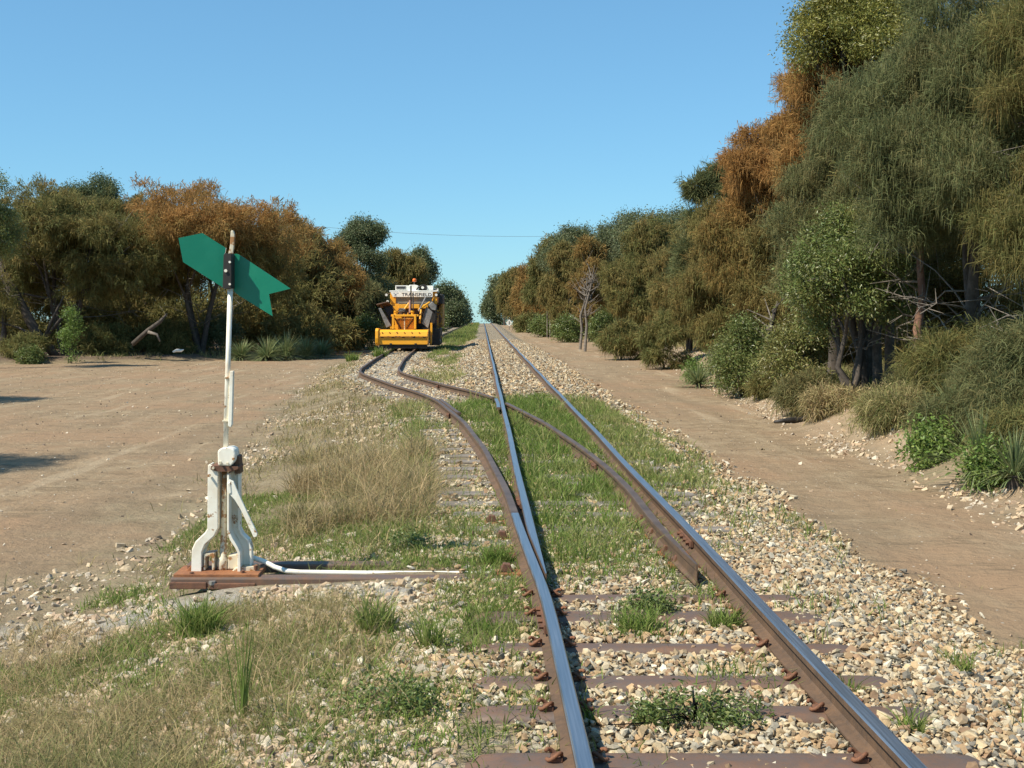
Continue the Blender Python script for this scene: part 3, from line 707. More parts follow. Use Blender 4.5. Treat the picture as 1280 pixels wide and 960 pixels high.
bc = part('beacon', M['orange_lens'], lambda b_: b_.tube([(mx(510), 3.3, mz(48)), (mx(510), 3.3, mz(44)), (mx(510), 3.3, mz(18)), (mx(510), 3.3, mz(6))], [.06, .10, .10, .05], 16), 0, smooth=True)
part('beacon_stem', M['grey_steel'], lambda b_: b_.tube([(mx(508), 3.3, mz(90)), (mx(508), 3.3, mz(48))], .02, 8), 0)
for u, v in ((170, 215), (185, 296), (790, 215)):
    lp = part('work_light', M['grey_steel'], lambda b_: b_.tube([(mx(u), 2.7, mz(v)), (mx(u), 2.85, mz(v))], [.075, .05], 14), 0)
    part('light_glass', M['offwhite'], lambda b_: b_.tube([(mx(u), 2.69, mz(v)), (mx(u), 2.7, mz(v))], .06, 14), 0, lp)
part('light_bracket', M['brown'], lambda b_: b_.tube([(mx(160), 2.85, mz(215)), (mx(225), 2.95, mz(190))], .025, 6), 0)
# wings
def wing(name, pts, mat, th=.05):
    b_ = MB(); v = np.array([(mx(p[0]), p[2], mz(p[1])) for p in pts]); n = len(v)
    nr = np.cross(v[1] - v[0], v[2] - v[0]); nr = nr / np.linalg.norm(nr) * th
    q = [[i, (i + 1) % n, (i + 1) % n + n, i + n] for i in range(n)]
    if n == 4: q += [[3, 2, 1, 0], [4, 5, 6, 7]]
    b_.add(np.concatenate([v, v + nr]), q); return b_.build(name, mat, mc, bevel=.01)
wing('side_wing', [(98, 345, .9), (140, 385, .5), (230, 610, .5), (275, 600, 1.2)], M['brown'])
wing('wing_edge', [(120, 385, .42), (150, 380, .42), (272, 590, .42), (215, 615, .42)], M['grey_steel'])
wing('wing_top', [(95, 345, .4), (235, 310, .4), (262, 355, 1.6), (120, 385, 1.6)], M['brown'])
wing('side_wing', [(262, 345, 1.6), (150, 345, 1.2), (262, 600, 1.2), (290, 590, 1.6)], M['dark'])
wing('side_wing', [(700, 372, .6), (765, 430, .6), (712, 622, .6), (632, 560, .6)], M['grey_steel'])
wing('wing_edge', [(690, 360, .57), (704, 366, .57), (642, 560, .57), (626, 560, .57)], M['dark'])
part('linkage', M['grey_steel'], lambda b_: b_.prism([(mx(712), mz(345)), (mx(760), mz(300)), (mx(812), mz(360)), (mx(800), mz(410)), (mx(755), mz(400))], .7, 1.0), .02)
part('linkage', M['dark'], lambda b_: b_.prism([(mx(722), mz(380)), (mx(800), mz(400)), (mx(790), mz(560)), (mx(730), mz(620)), (mx(750), mz(470))], 1.0, 1.5), .02)
# right flank: engine compartment, arms and side broom
part('flank_body', M['dark'], lambda b_: b_.box((mx(560), 2.0, .7), (mx(800), 8.6, mz(330))), .02)
part('flank_panel', M['yellow_worn'], lambda b_: (b_.box((mx(800), 5.2, 1.0), (mx(850), 8.4, mz(240)))), .02)
part('side_post', M['yellow_worn'], B(800, 820, 400, 760, 2.4, 2.6)); part('side_post', M['yellow_worn'], B(838, 866, 330, 600, 3.4, 3.7)); part('side_post', M['yellow'], B(735, 760, 560, 700, .9, 1.1))
part('side_arm', M['yellow'], lambda b_: b_.tube([(mx(760), 1.4, mz(650)), (mx(800), 1.4, mz(640)), (mx(805), 1.4, mz(700))], .05, 8), 0)
part('side_arm', M['yellow_worn'], lambda b_: b_.tube([(mx(740), 2.2, mz(720)), (mx(850), 3.2, mz(740))], .06, 8), 0)
part('side_broom', M['dark'], lambda b_: b_.box((mx(725), 1.2, .15), (mx(850), 4.6, .95)), .03)
part('side_tank', M['brown'], lambda b_: b_.tube([(mx(800), 3, mz(520)), (mx(800), 4.5, mz(520))], .22, 16), 0)
part('side_tank', M['dark'], lambda b_: b_.box((mx(780), 3.0, mz(330)), (mx(868), 6.0, mz(200))), .06)
part('handrail', M['rust_orange'], lambda b_: b_.tube([(mx(812), 2.6, mz(310)), (mx(812), 2.6, mz(250)), (mx(868), 4, mz(260)), (mx(868), 4, mz(320))], .02, 6), 0)
part('hydraulic_line', M['rust_orange'], lambda b_: b_.tube([(mx(790), 2.2, mz(470)), (mx(800), 2.2, mz(560)), (mx(785), 2.2, mz(640))], .03, 6), 0)
part('side_frame', M['yellow'], lambda b_: b_.box((mx(752), 2.0, mz(600)), (mx(770), 2.15, mz(430))), .01)
part('side_frame', M['yellow_worn'], lambda b_: b_.box((mx(770), 2.3, mz(445)), (mx(860), 2.45, mz(425))), .01)
part('side_frame', M['yellow'], lambda b_: b_.box((mx(735), 1.0, mz(820)), (mx(752), 1.15, mz(690))), .01)
part('hose', M['dark'], lambda b_: b_.tube([(mx(600), .8, mz(470)), (mx(640), .7, mz(430)), (mx(670), .8, mz(480)), (mx(650), .9, mz(560))], .022, 6), 0, smooth=True)
part('hose', M['dark'], lambda b_: b_.tube([(mx(330), .6, mz(430)), (mx(380), .7, mz(390)), (mx(440), .8, mz(420)), (mx(470), .8, mz(450))], .022, 6), 0, smooth=True)
part('hose', M['dark'], lambda b_: b_.tube([(mx(250), .6, mz(360)), (mx(290), .8, mz(400)), (mx(285), .9, mz(480))], .022, 6), 0, smooth=True)
part('control_panel', M['grey_steel'], lambda b_: b_.box((mx(360), .9, mz(425)), (mx(430), 1.1, mz(385))), .02)
part('warning_light', M['orange_lens'], lambda b_: b_.tube([(mx(795), 2.2, mz(540)), (mx(795), 2.3, mz(540))], .06, 10), 0)
part('hook', M['offwhite'], lambda b_: b_.tube([(mx(830), 1.3, mz(770)), (mx(842), 1.3, mz(758)), (mx(850), 1.3, mz(775))], .03, 6), 0)
part('rear_body', M['yellow_worn'], lambda b_: b_.box((-.9, 5.1, .8), (1.0, 8.6, 2.0)), .03)

# ------------------------------------------------------------------ small trackside items
def at(px, py, zlev): # ground point below a pixel
    Yd = F * (CZ - zlev) / (py - 391); return (px - 602) / F * Yd, Yd
o = thing('diamond_sign', (3.15, 137, float(gz(3.15, 137))), 'small white diamond sign beside the line near the crest', 'sign')
mb = MB(); mb.tube([(0, 0, 0), (0, 0, .9)], .04, 8); mb.build('post', M['grey_steel'], o)
mb = MB(); r = .38; mb.prism([(0, .75 - r + .05), (r, .80), (0, .85 + r), (-r, .80)], -.06, -.045); sg = mb.build('sign_board', M['offwhite'], o)
mb = MB(); mb.prism([(-.05, .62), (.05, .62), (.05, 1.0), (-.05, 1.0)], -.07, -.062); mb.build('black_mark', M['black_letter'], sg)
o = thing('marker_board', (-1.35, 168, float(gz(-1.35, 168))), 'small rusty brown triangular marker in the grass by the far siding', 'marker')
mb = MB(); mb.prism([(-.32, 0), (.32, 0), (.05, .42), (-.05, .42)], -.1, .1); mb.build('board', M['rust_orange'], o)
mb = MB(); mb.box((-.03, .0, -.1), (.03, .05, .1)); mb.build('stake', M['deadwood'], o)
for (px, py, hpx, lb) in ((684, 410, 24, 'thin grey post before the right hand scrub, left one of the pair'), (687.5, 410, 22, 'thin grey post before the right hand scrub, right one of the pair')):
    Yd = 95; x = (px - 602) / F * Yd; g = float(gz(x, Yd)); mb = MB(); mb.tube([(0, 0, -.2), (0, 0, CZ - (py - hpx - 391) / F * Yd - g)], .045, 8)
    tag(mb.build('fence_post', M['deadwood'], loc=(x, Yd, g)), lb, 'post', 'thin posts beside the right road')
# telegraph pole + wire
px_, pY = (357.5 - 602) / F * 100, 100
g = float(gz(px_, pY)); ztop = CZ + (391 - 270) / F * 100
o = thing('telegraph_pole', (px_, pY, g), 'dark telegraph pole rising just above the left tree tops', 'pole')
mb = MB(); mb.tube([(0, 0, -.3), (0, 0, ztop - g)], [.16, .11], 10); mb.build('pole_shaft', M['pole_wood'], o)
mb = MB(); mb.tube([(0, -.1, ztop - g - .25), (0, -.1, ztop - g + .35)], .15, 10); mb.build('insulator', M['dark'], o)
px2, pY2 = (770 - 602) / F * 106, 106
g2 = float(gz(px2, pY2)); z2 = CZ + (391 - 293) / F * 106
o = thing('telegraph_pole', (px2, pY2, g2), 'telegraph pole hidden among the right hand trees carrying the wire', 'pole')
mb = MB(); mb.tube([(0, 0, -.3), (0, 0, z2 - g2 + .1)], [.16, .11], 10); mb.build('pole_shaft', M['pole_wood'], o)
mb = MB(); P0 = np.array([px_, pY, CZ + (391 - 279) / F * 100]); P1 = np.array([px2, pY2, z2]); pts = []
for t in np.linspace(0, 1, 30): p = P0 + (P1 - P0) * t; p[2] -= .55 * 4 * t * (1 - t); pts.append(p - P0)
mb.tube(pts, .011, 5); tag(mb.build('overhead_wire', M['wire'], loc=tuple(P0)), 'thin overhead wire crossing the sky between the tree lines', 'wire')

# ------------------------------------------------------------------ stones
PHI = (1 + 5 ** .5) / 2
ICO = np.array([(-1, PHI, 0), (1, PHI, 0), (-1, -PHI, 0), (1, -PHI, 0), (0, -1, PHI), (0, 1, PHI), (0, -1, -PHI), (0, 1, -PHI), (PHI, 0, -1), (PHI, 0, 1), (-PHI, 0, -1), (-PHI, 0, 1)]) / 1.9
ICT = np.array([(0, 11, 5), (0, 5, 1), (0, 1, 7), (0, 7, 10), (0, 10, 11), (1, 5, 9), (5, 11, 4), (11, 10, 2), (10, 7, 6), (7, 1, 8), (3, 9, 4), (3, 4, 2), (3, 2, 6), (3, 6, 8), (3, 8, 9), (4, 9, 5), (2, 4, 11), (6, 2, 10), (8, 6, 7), (9, 8, 1)])
CUB = np.array([[i, j, k] for k in (-1, 1) for j in (-1, 1) for i in (-1, 1)], float) * .62
CUT = np.array([[0, 2, 3], [0, 3, 1], [4, 5, 7], [4, 7, 6], [0, 1, 5], [0, 5, 4], [2, 6, 7], [2, 7, 3], [0, 4, 6], [0, 6, 2], [1, 3, 7], [1, 7, 5]])
PAL = np.array([(.54, .43, .27), (.50, .36, .20), (.60, .50, .34), (.42, .28, .15), (.25, .225, .18), (.54, .42, .25), (.38, .34, .26), (.66, .59, .45), (.33, .21, .12), (.48, .32, .17), (.34, .25, .15), (.58, .48, .32)])
def rocks(px, py, pz, size, shape='ico', sink=.15, pal=PAL, bright=1.0):
    n = len(px); base, tris = (ICO, ICT) if shape == 'ico' else (CUB, CUT)
    k = len(base)
    jit = 1 + RNG.uniform(-.45, .40, (n, k, 1)); v = base[None] * jit + RNG.uniform(-.20, .20, (n, k, 3))
    v = v * RNG.uniform(.5, 1.45, (n, 1, 3)) * np.array([1.1, 1.1, .7]) * size[:, None, None] * .5
    a = RNG.uniform(0, 2 * np.pi, n); b_ = RNG.normal(0, .5, n); c_ = RNG.normal(0, .5, n)
    ca, sa = np.cos(a), np.sin(a); x, y, z = v[..., 0], v[..., 1], v[..., 2]
    y, z = y * np.cos(b_)[:, None] - z * np.sin(b_)[:, None], y * np.sin(b_)[:, None] + z * np.cos(b_)[:, None]
    x, z = x * np.cos(c_)[:, None] - z * np.sin(c_)[:, None], x * np.sin(c_)[:, None] + z * np.cos(c_)[:, None]
    x, y = x * ca[:, None] - y * sa[:, None], x * sa[:, None] + y * ca[:, None]
    V = np.stack([x + px[:, None], y + py[:, None], z + pz[:, None] + (size * sink)[:, None]], -1).reshape(-1, 3)
    T = (tris[None] + (np.arange(n) * k)[:, None, None]).reshape(-1, 3)
    col = pal[RNG.integers(0, len(pal), n)] * RNG.uniform(.72, 1.15, (n, 1)) * bright
    mb = MB(); mb.add(V, None, T, col=np.repeat(col, k, 0)); return mb
def raildist(x, y):
    d = dsid(y)
    c = [x - XL, x - XR, x - (XL - d), np.where((y > 7.2) & (y < 20.6), x - (XR - d - .15 * (1 - sstep(7, 12.5, y))), 9), np.where(y > 21.8, x - (XR - d), 9)]
    return np.min(np.abs(np.array(c)), 0)
SLY = [(3.9, .1), (4.46, .115), (5.03, .085), (5.45, .09), (6.00, .07), (6.62, .12), (7.05, .07)]
def scatter(n, x0, x1, y0, y1): return RNG.uniform(x0, x1, n), RNG.uniform(y0, y1, n)
# near ballast
def ballast(n, y0, y1, x0, x1, smin, smax, shape, name, label, thr=.0):
    x, y = scatter(n, x0, x1, y0, y1)
    # density follows 1/Y so it stays even on screen
    nn = fnoise(x * 1.3, y * 1.3, 31) - .5
    edge = 3.0 + nn * .6
    lim = np.minimum(-.3, .92 - dsid(y) - 1.2)
    p = sstep(.25, -.15, x - edge) * sstep(-.45, .3, x - lim + nn)
    # left shoulder by the lever is more earth and grass
    lf = sstep(.25, -.2, x - (XL - dsid(y)) + .1) * sstep(24, 18, y)
    p = p * (1 - lf * (1 - sstep(.42, .62, fnoise(x * 1.7, y * 1.7, 77))))
    # lush grass area has few stones
    gr = sstep(8.2, 10.5, y) * sstep(25, 21, y) * sstep(2.4, 1.9, x) * sstep(-.1, .5, x)
    p = p * (1 - .8 * gr)
    s = smin + (smax - smin) * RNG.random(n) ** 2.0
    rd = raildist(x, y)
    keep = (RNG.random(n) < p) & (rd > .045 + s * .4)
    on = np.zeros(n, bool)
    for sy, w in SLY: on |= (np.abs(y - sy) < w * .9) & (x > -.1) & (x < 1.95)
    keep &= ~(on & (RNG.random(n) < np.where(fnoise(x * 2.6, y * 1.4, 99) > .50, .40, .93)))
    tie = ((np.abs(y - 7.68) < .07) | (np.abs(y - 8.1) < .07)) & (x > -1.98) & (x < .9); keep &= ~tie
    keep &= ~((y > 7.6) & (y < 8.17) & (x > -1.98) & (x < .26) & (RNG.random(n) < .85))
    sdd = x - (.92 - dsid(y)); keep &= ~((y > 30) & (y < 56) & (np.abs(sdd) < 1.0) & (((y - 31.0 + .33) % .66 - .33 > -.12) & ((y - 31.0 + .33) % .66 - .33 < .12)) & (RNG.random(n) < .75))
    x, y, s, rd = x[keep], y[keep], s[keep], rd[keep]
    z = gz(x, y) + RNG.uniform(-.01, .018, len(x))
    s = np.where(rd < .09, np.minimum(s, .035), s)
    o_ = rocks(x, y, z, s, shape).build(name, M['stone']); tag(o_, label, 'ballast', kind='stuff'); return len(x)
ballast(76000, 3.6, 10.5, -.9, 3.4, .012, .047, 'ico', 'ballast_stones', 'loose pale angular ballast stones around the nearest rails')
ballast(60000, 10.5, 24, -1.8, 3.5, .022, .066, 'cube', 'ballast_stones', 'loose pale ballast stones in the middle distance')
ballast(60000, 24, 75, -5.6, 3.5, .035, .09, 'cube', 'ballast_stones', 'loose pale ballast stones running off to the distance')
# stones on the left foreground, on the bank and scattered over the dirt
def loose(n, x0, x1, y0, y1, pf, smin, smax, name, label, shape='ico', pal=PAL):
    x, y = scatter(n, x0, x1, y0, y1); keep = RNG.random(n) < pf(x, y); x, y = x[keep], y[keep]
    keep = (raildist(x, y) > .1) & ~((y > 7.58) & (y < 8.2) & (x > -2.0) & (x < .26)); x, y = x[keep], y[keep]
    s = smin + (smax - smin) * RNG.random(len(x)) ** 2.5
    o_ = rocks(x, y, gz(x, y), s, shape, .05, pal).build(name, M['stone']); tag(o_, label, 'stones', kind='stuff')
WARM = np.array([(.60, .47, .31), (.55, .40, .25), (.50, .42, .32), (.64, .55, .42), (.46, .33, .22)])
loose(40000, -3.4, -.1, 3.7, 9.0, lambda x, y: .12 + .85 * sstep(.50, .62, fnoise(x * 1.5, y * 1.5, 91)) * sstep(-2.9, -2.2, x) + .5 * sstep(-1.5, -.5, x) * (y < 7.2), .012, .06, 'loose_stones', 'loose orange-tan stones among the grass before the lever', pal=WARM)
loose(34000, -6, -.4, 9, 45, lambda x, y: sstep(.42, .6, fnoise(x * 1.2, y * .7, 95)) * sstep(.4, -.6, xverge(y) - x), .022, .075, 'loose_stones', 'loose stones along the grassy verge left of the siding', 'cube', WARM)
loose(60000, 4.2, 9.5, 6, 75, lambda x, y: (sstep(-.5, .2, x - xbank(y)) * sstep(2.0, .9, x - xbank(y))) * (.25 + .75 * sstep(.42, .58, fnoise(x * .8, y * .4, 96))), .018, .085, 'loose_stones', 'small stones in the earth bank right of the road', 'cube', WARM)
loose(16000, 2.6, 7.5, 5, 60, lambda x, y: (x < xbank(y)) * (.12 + .5 * sstep(3.6, 2.9, x)), .008, .045, 'loose_stones', 'small pebbles scattered over the right dirt road', 'cube', np.concatenate([WARM, [(.10, .07, .05), (.12, .09, .07)]]))
loose(16000, -18, -2.8, 7, 48, lambda x, y: .3 * (x < xverge(y) + .3), .01, .05, 'loose_stones', 'small pebbles scattered over the left dirt clearing', 'cube', np.concatenate([WARM, [(.14, .10, .07), (.16, .12, .08)]]))
# ------------------------------------------------------------------ grass
def blades(px, py, pz, L, w, lean, mixc, var, curl=.5):
    n = len(px); a = RNG.uniform(0, 2 * np.pi, n); ln = lean * RNG.uniform(.2, 1.5, n)
    dx, dy = np.cos(a) * ln, np.sin(a) * ln
    b_ = RNG.uniform(0, 2 * np.pi, n); wx, wy = np.cos(b_) * w * .5, np.sin(b_) * w * .5
    p0 = np.stack([px, py, pz], 1); W = np.stack([wx, wy, np.zeros(n)], 1)
    D = np.stack([dx, dy, np.sqrt(np.maximum(1 - ln ** 2, .15))], 1)
    p1 = p0 + D * (L * .5)[:, None]
    D2 = np.stack([dx * (1 + 1.6 * curl), dy * (1 + 1.6 * curl), D[:, 2] * (1 - curl * RNG.uniform(.2, 1.3, n))], 1)
    p2 = p1 + D2 * (L * .5)[:, None]
    V = np.stack([p0 - W, p0 + W, p1 + W * .8, p1 - W * .8, p2], 1).reshape(-1, 3)
    o_ = np.arange(n)[:, None] * 5
    mb = MB(); mb.add(V, np.array([0, 1, 2, 3])[None] + o_, np.array([3, 2, 4])[None] + o_, mixc=np.repeat(mixc, 5), var=np.repeat(var, 5)); return mb
def grass(name, label, n, x0, x1, y0, y1, pf, L, w, lean, mc_, mat='grass', clump=6, rail_clear=.045, curl=.5, cr=.05):
    m_ = n // clump; cx_, cy_ = scatter(m_, x0, x1, y0, y1)
    k = RNG.random(m_) < pf(cx_, cy_); cx_, cy_ = cx_[k], cy_[k]; m_ = len(cx_)
    hs = RNG.uniform(.55, 1.25, m_); cm = RNG.normal(0, .18, m_)
    x = np.repeat(cx_, clump) + RNG.normal(0, cr, m_ * clump); y = np.repeat(cy_, clump) + RNG.normal(0, cr, m_ * clump)
    hs = np.repeat(hs, clump); cm = np.repeat(cm, clump)
    band = (y > 7.40) & (y < 7.86) & (x > -1.9) & (x < -.1)
    strip = (y > 10.3) & (y < 17) & (XL - dsid(y) - x > .05) & (XL - dsid(y) - x < .62) & (RNG.random(len(x)) < .92)
    k = ~band & ~strip; x, y, hs, cm = x[k], y[k], hs[k], cm[k]
    k = (raildist(x, y) > rail_clear) | ((y > 15.5) & (y < 24) & (np.abs(x - XR) > .05) & (np.abs(x - XL) > .05) & (x > XL - dsid(y) + .05) & (np.abs(x - (XR - dsid(y))) > .02 * (22 - np.minimum(y, 22)) / 6)) ; x, y, hs, cm = x[k], y[k], hs[k], cm[k]; n = len(x)
    Ls = L * hs * RNG.uniform(.6, 1.3, n)
    rd = np.minimum(np.abs(x - XR), np.abs(x - XL)); Ls = np.where(rd < .12, np.minimum(Ls, .12), Ls)
    mcv = np.clip(mc_(x, y) + cm + RNG.normal(0, .15, n), 0, 1)
    far = np.clip(y / 9, 1, 5)
    mb = blades(x, y, gz(x, y) - .01, Ls, w * far ** .6 * RNG.uniform(.7, 1.3, n), lean, mcv, RNG.uniform(.65, 1.3, n), curl)
    o_ = mb.build(name, M[mat]); tag(o_, label, 'grass', kind='stuff'); return o_
# lush grass between and beside the rails through the points
def lush(x, y):
    e = 2.35 - .4 * sstep(9, 7.5, y) + .3 * (fnoise(x, y, 55) - .5)
    xl = XL - dsid(y) + .15
    f = sstep(7.0, 9.0, y - (x - .6) * .7) * sstep(25, 21.5, y + 2.5 * (fnoise(x * 1.5, y * .7, 56) - .5) + np.abs(x - 1.0) * 1.2) * sstep(.1, -.2, x - e) * sstep(-.1, .1, x - xl)
    f = f * (1 - .75 * sstep(.9, 1.3, x) * sstep(12.5, 10, y)) * (1 - .55 * (x > XR + .03))
    return f * (.22 + .85 * sstep(.40, .58, fnoise(x * 2.4, y * 2.0, 57)))
grass('green_grass', 'lush short green grass filling the points between the rails', 230000, -1.2, 2.8, 7.5, 26, lush, .155, .0075, .5, lambda x, y: .06 + .9 * np.maximum(fnoise(x * 1.8, y * 1.2, 58) - .45, 0) + .3 * (x > XR))
grass('green_grass', 'thin green and straw grass on the shoulder right of the right rail', 16000, 1.5, 3.0, 9, 26, lambda x, y: sstep(9, 11, y) * sstep(25, 19, y) * sstep(.42, .55, fnoise(x * 1.6, y * 1.2, 61)) * .8, .14, .008, .5, lambda x, y: .35 + 0 * x)
# patches at the left of the rails
grass('green_grass', 'low green grass patches around the lever and sleepers', 110000, -2.6, .35, 3.7, 12.5,
      lambda x, y: sstep(.45, .56, fnoise(x * 1.25 + 3, y * 1.0, 63)) * .9 + .9 * np.exp(-((x + .9) / .7) ** 2 - ((y - 9.0) / .9) ** 2) + .8 * np.exp(-((x + .35) / .45) ** 2 - ((y - 5.0) / .7) ** 2), .10, .006, .7, lambda x, y: .12 + .2 * fnoise(x * 2, y * 2, 64))
grass('green_grass', 'sparse weeds among the ballast between the nearest rails', 26000, -.1, 3.2, 3.8, 9.0,
      lambda x, y: (sstep(.54, .64, fnoise(x * 2.3 + 1, y * 2.0, 66)) * (.9 * (x < 1.5) * sstep(4.8, 6.0, y) + .15)), .13, .006, .5, lambda x, y: .15 + 0 * x)
grass('green_grass', 'grey-green reedy grass in front of and among the timber sleeper ends', 26000, -2.6, .1, 8.8, 24, lambda x, y: sstep(1.3, .4, XL - dsid(y) - x) * (x < XL - dsid(y) - .15) * sstep(.47, .6, fnoise(x * 1.6, y * .8, 68)), .22, .006, .5, lambda x, y: .25 + .3 * (fnoise(x, y, 69) > .5), 'grass', 7)
grass('green_grass', 'taller ragged weeds standing out of the grass between the rails', 14000, -.8, 2.3, 8.2, 24, lambda x, y: lush(x, y) * sstep(.55, .65, fnoise(x * 2.8, y * 2.2, 88)), .26, .009, .45, lambda x, y: .15 + .5 * (fnoise(x * 2, y * 2, 89) > .55), 'grass', 9)
# dry grass
def dry(x, y):
    e = xverge(y); r = XL - dsid(y) - .35
    f = sstep(-.4, .7, x - e - .2) * sstep(.25, -.3, x - r)
    return f * (.10 + .95 * sstep(.46, .60, fnoise(x * 1.5, y * .9, 71))) * (1 - .5 * sstep(18, 24, y))
grass('dry_grass', 'dry straw coloured grass covering the verge between dirt clearing and siding', 120000, -6.5, .2, 8.2, 44, lambda x, y: dry(x, y), .18, .006, .8, lambda x, y: .58 + .35 * (fnoise(x * .8, y * .8, 72) - .5), 'drygrass', 8, .1, .6, .08)
grass('dry_grass', 'tall tangled dry grass clumps beside the lever stand', 26000, -2.3, -.5, 9.3, 15, lambda x, y: sstep(.50, .60, fnoise(x * 1.5, y * 1.0, 73)), .40, .005, .8, lambda x, y: .75 + .35 * (fnoise(x * 1.2, y * 1.2, 74) - .6), 'drygrass', 14, .1, .6, .07)
grass('dry_grass', 'matted grey and straw grass across the left foreground', 150000, -3.4, -.05, 3.5, 7.6, lambda x, y: (.06 + .75 * sstep(.46, .60, fnoise(x * 1.9, y * 1.7, 75))) * sstep(.0, -.9, x + .15) * (1 - .75 * sstep(.3, .1, np.abs(y - 7.35))), .14, .0035, 1.0, lambda x, y: .62 + .7 * (fnoise(x * 1.1, y * 1.1, 76) - .5), 'drygrass', 7, .1, .7, .07)
grass('dry_grass', 'bleached straw stalks lying over the left foreground grass', 16000, -3.2, -.3, 3.5, 7.2, lambda x, y: sstep(.45, .6, fnoise(x * 1.2, y * 1.6, 70)) * sstep(-.2, -1.0, x), .20, .0032, 1.1, lambda x, y: .95 + 0 * x, 'drygrass', 6, .1, .5, .07)
grass('dry_grass', 'green-brown tall grass in the lower left corner', 30000, -2.6, -.9, 3.5, 4.9, lambda x, y: sstep(5.0, 4.3, y) * sstep(-.8, -1.3, x), .17, .0035, .8, lambda x, y: .35 + .5 * (fnoise(x * 1.5, y * 1.5, 78) - .5), 'drygrass', 9, .1, .6, .06)
grass('green_grass', 'green and brown grass between the siding and the main track beyond the points', 30000, -3.4, -.4, 24, 75,
      lambda x, y: sstep(.6, 0, np.abs(x - (XL - .5 - (dsid(y) - 1.6) * .5)) - .2 - .1 * (y > 40)) * sstep(27, 33, y) * sstep(.38, .52, fnoise(x * .8, y * .3, 79)), .22, .009, .6, lambda x, y: .35 + .3 * (y < 45), 'grass', 8)
grass('green_grass', 'green scrubby grass between the tracks up to the crest', 26000, -3.6, -.3, 75, 190, lambda x, y: sstep(.0, .4, x - (XR - dsid(y) + .3)) * sstep(-.3, -.8, x) + .6 * (np.abs(x + 4.9) < .5), .38, .012, .6, lambda x, y: .3 + 0 * x, 'grass', 8)
# scrub grass on both banks
grass('scrub_grass', 'dry and green grass creeping over the near part of the right bank', 70000, 5.4, 9.5, 9, 26, lambda x, y: sstep(.35, 1.5, x - xbank(y)) * (.15 + 1.0 * sstep(.40, .55, fnoise(x * 1.1, y * .8, 87))), .24, .006, .75, lambda x, y: .45 + .8 * (fnoise(x * .9, y * .6, 82) - .5), 'drygrass', 12, .1, .6, .08)
grass('scrub_grass', 'tall grey-green grass and undergrowth on the right bank', 110000, 5.5, 11, 8, 70, lambda x, y: sstep(.9, 1.9, x - xbank(y)) * sstep(5, 2.5, x - xbank(y)) * (.25 + .9 * sstep(.42, .58, fnoise(x * .7, y * .5, 81))), .34, .007, .7, lambda x, y: .35 + .6 * (fnoise(x * .9, y * .6, 82) - .5), 'drygrass', 12, .1, .6, .09)
grass('scrub_grass', 'low scrub grass along the foot of the left trees', 40000, -24, -5.5, 40, 100, lambda x, y: sstep(.1, .8, xtree(y) - x) * sstep(4.5, 2, xtree(y) - x) * sstep(.4, .6, fnoise(x * .6, y * .4, 83)), .30, .009, .7, lambda x, y: .4 + 0 * x, 'drygrass', 12, .1, .6, .12)
grass('scrub_grass', 'low green growth along the far right road edge', 30000, 5.0, 10, 60, 190, lambda x, y: sstep(-.5, .4, x - xbank(y)) * sstep(3, 1, x - xbank(y)) * .7, .45, .014, .7, lambda x, y: .3 + 0 * x, 'drygrass', 12, .1, .6, .15)
grass('road_weeds', 'faint low weeds and litter on the dirt surfaces', 40000, -16, 6.5, 7, 45, lambda x, y: ((x < xverge(y)) | ((x > 3.0) & (x < xbank(y) + .6))) * sstep(.60, .72, fnoise(x * .8, y * 2.2, 85)), .05, .006, 1.0, lambda x, y: .55 + 0 * x, 'drygrass', 8, .1, .7, .12)

# individual tufts and weeds
def tuft(px, py, zl, h, n, spread, mcv, label, name='grass_tuft', mat='grass', w=.007, lean=.45, curl=.5, group=None):
    x, y = at(px, py, zl); m_ = n
    a = RNG.uniform(0, 6.283, m_); r = spread * np.sqrt(RNG.random(m_)) * .6
    mb = blades(r * np.cos(a), r * np.sin(a), np.full(m_, -.02), h * RNG.uniform(.45, 1.15, m_), w * RNG.uniform(.7, 1.3, m_), lean, np.clip(mcv + RNG.normal(0, .15, m_), 0, 1), RNG.uniform(.65, 1.3, m_), curl)
    o_ = mb.build(name, M[mat], loc=(x, y, float(gz(x, y)))); tag(o_, label, 'grass tuft' if 'tuft' in name else 'weed', group); return o_
tuft(250, 790, -.25, .30, 420, .16, .15, 'upright green grass tuft in front of the lever stand base', lean=.4)
tuft(905, 785, -.16, .17, 260, .14, .2, 'yellow-green grass tuft leaning against the right rail')
tuft(800, 790, -.16, .20, 240, .18, .12, 'green grass tuft between the rails in front of the open point blade')
tuft(540, 810, -.16, .26, 150, .10, .2, 'tall green grass tuft left of the fat rounded sleeper end')
tuft(620, 705, -.16, .20, 300, .16, .08, 'bright grass tuft against the left rail beside the lever rod')
tuft(470, 800, -.2, .30, 240, .14, .25, 'upright grass tuft right of the lever stand front tie')
tuft(375, 655, -.2, .36, 380, .14, .45, 'dark green grass clump in the dry grass behind the lever rod', mat='drygrass')
tuft(432, 655, -.2, .22, 200, .08, .12, 'small dark green tuft between the dry grass and sleepers')
tuft(385, 610, -.22, .50, 420, .30, .85, 'bushy straw coloured grass clump right of the white lever', mat='drygrass', w=.006, lean=.6)
tuft(478, 590, -.2, .38, 360, .22, .6, 'brown dry clump left of the timber sleepers', mat='drygrass', w=.006)
tuft(735, 905, -.16, .14, 60, .08, .1, 'few grass blades growing at the foot of the left rail near the bottom')
tuft(1190, 850, -.35, .16, 120, .16, .25, 'thin grass tuft on the ballast at right near the dirt road')
tuft(440, 452, -.42, .5, 260, .4, .1, 'green grass tuft left of the siding rail before the machine', w=.02)
tuft(475, 447, -.36, .62, 260, .45, .1, 'green grass tuft directly before the machine left wheel', w=.02)
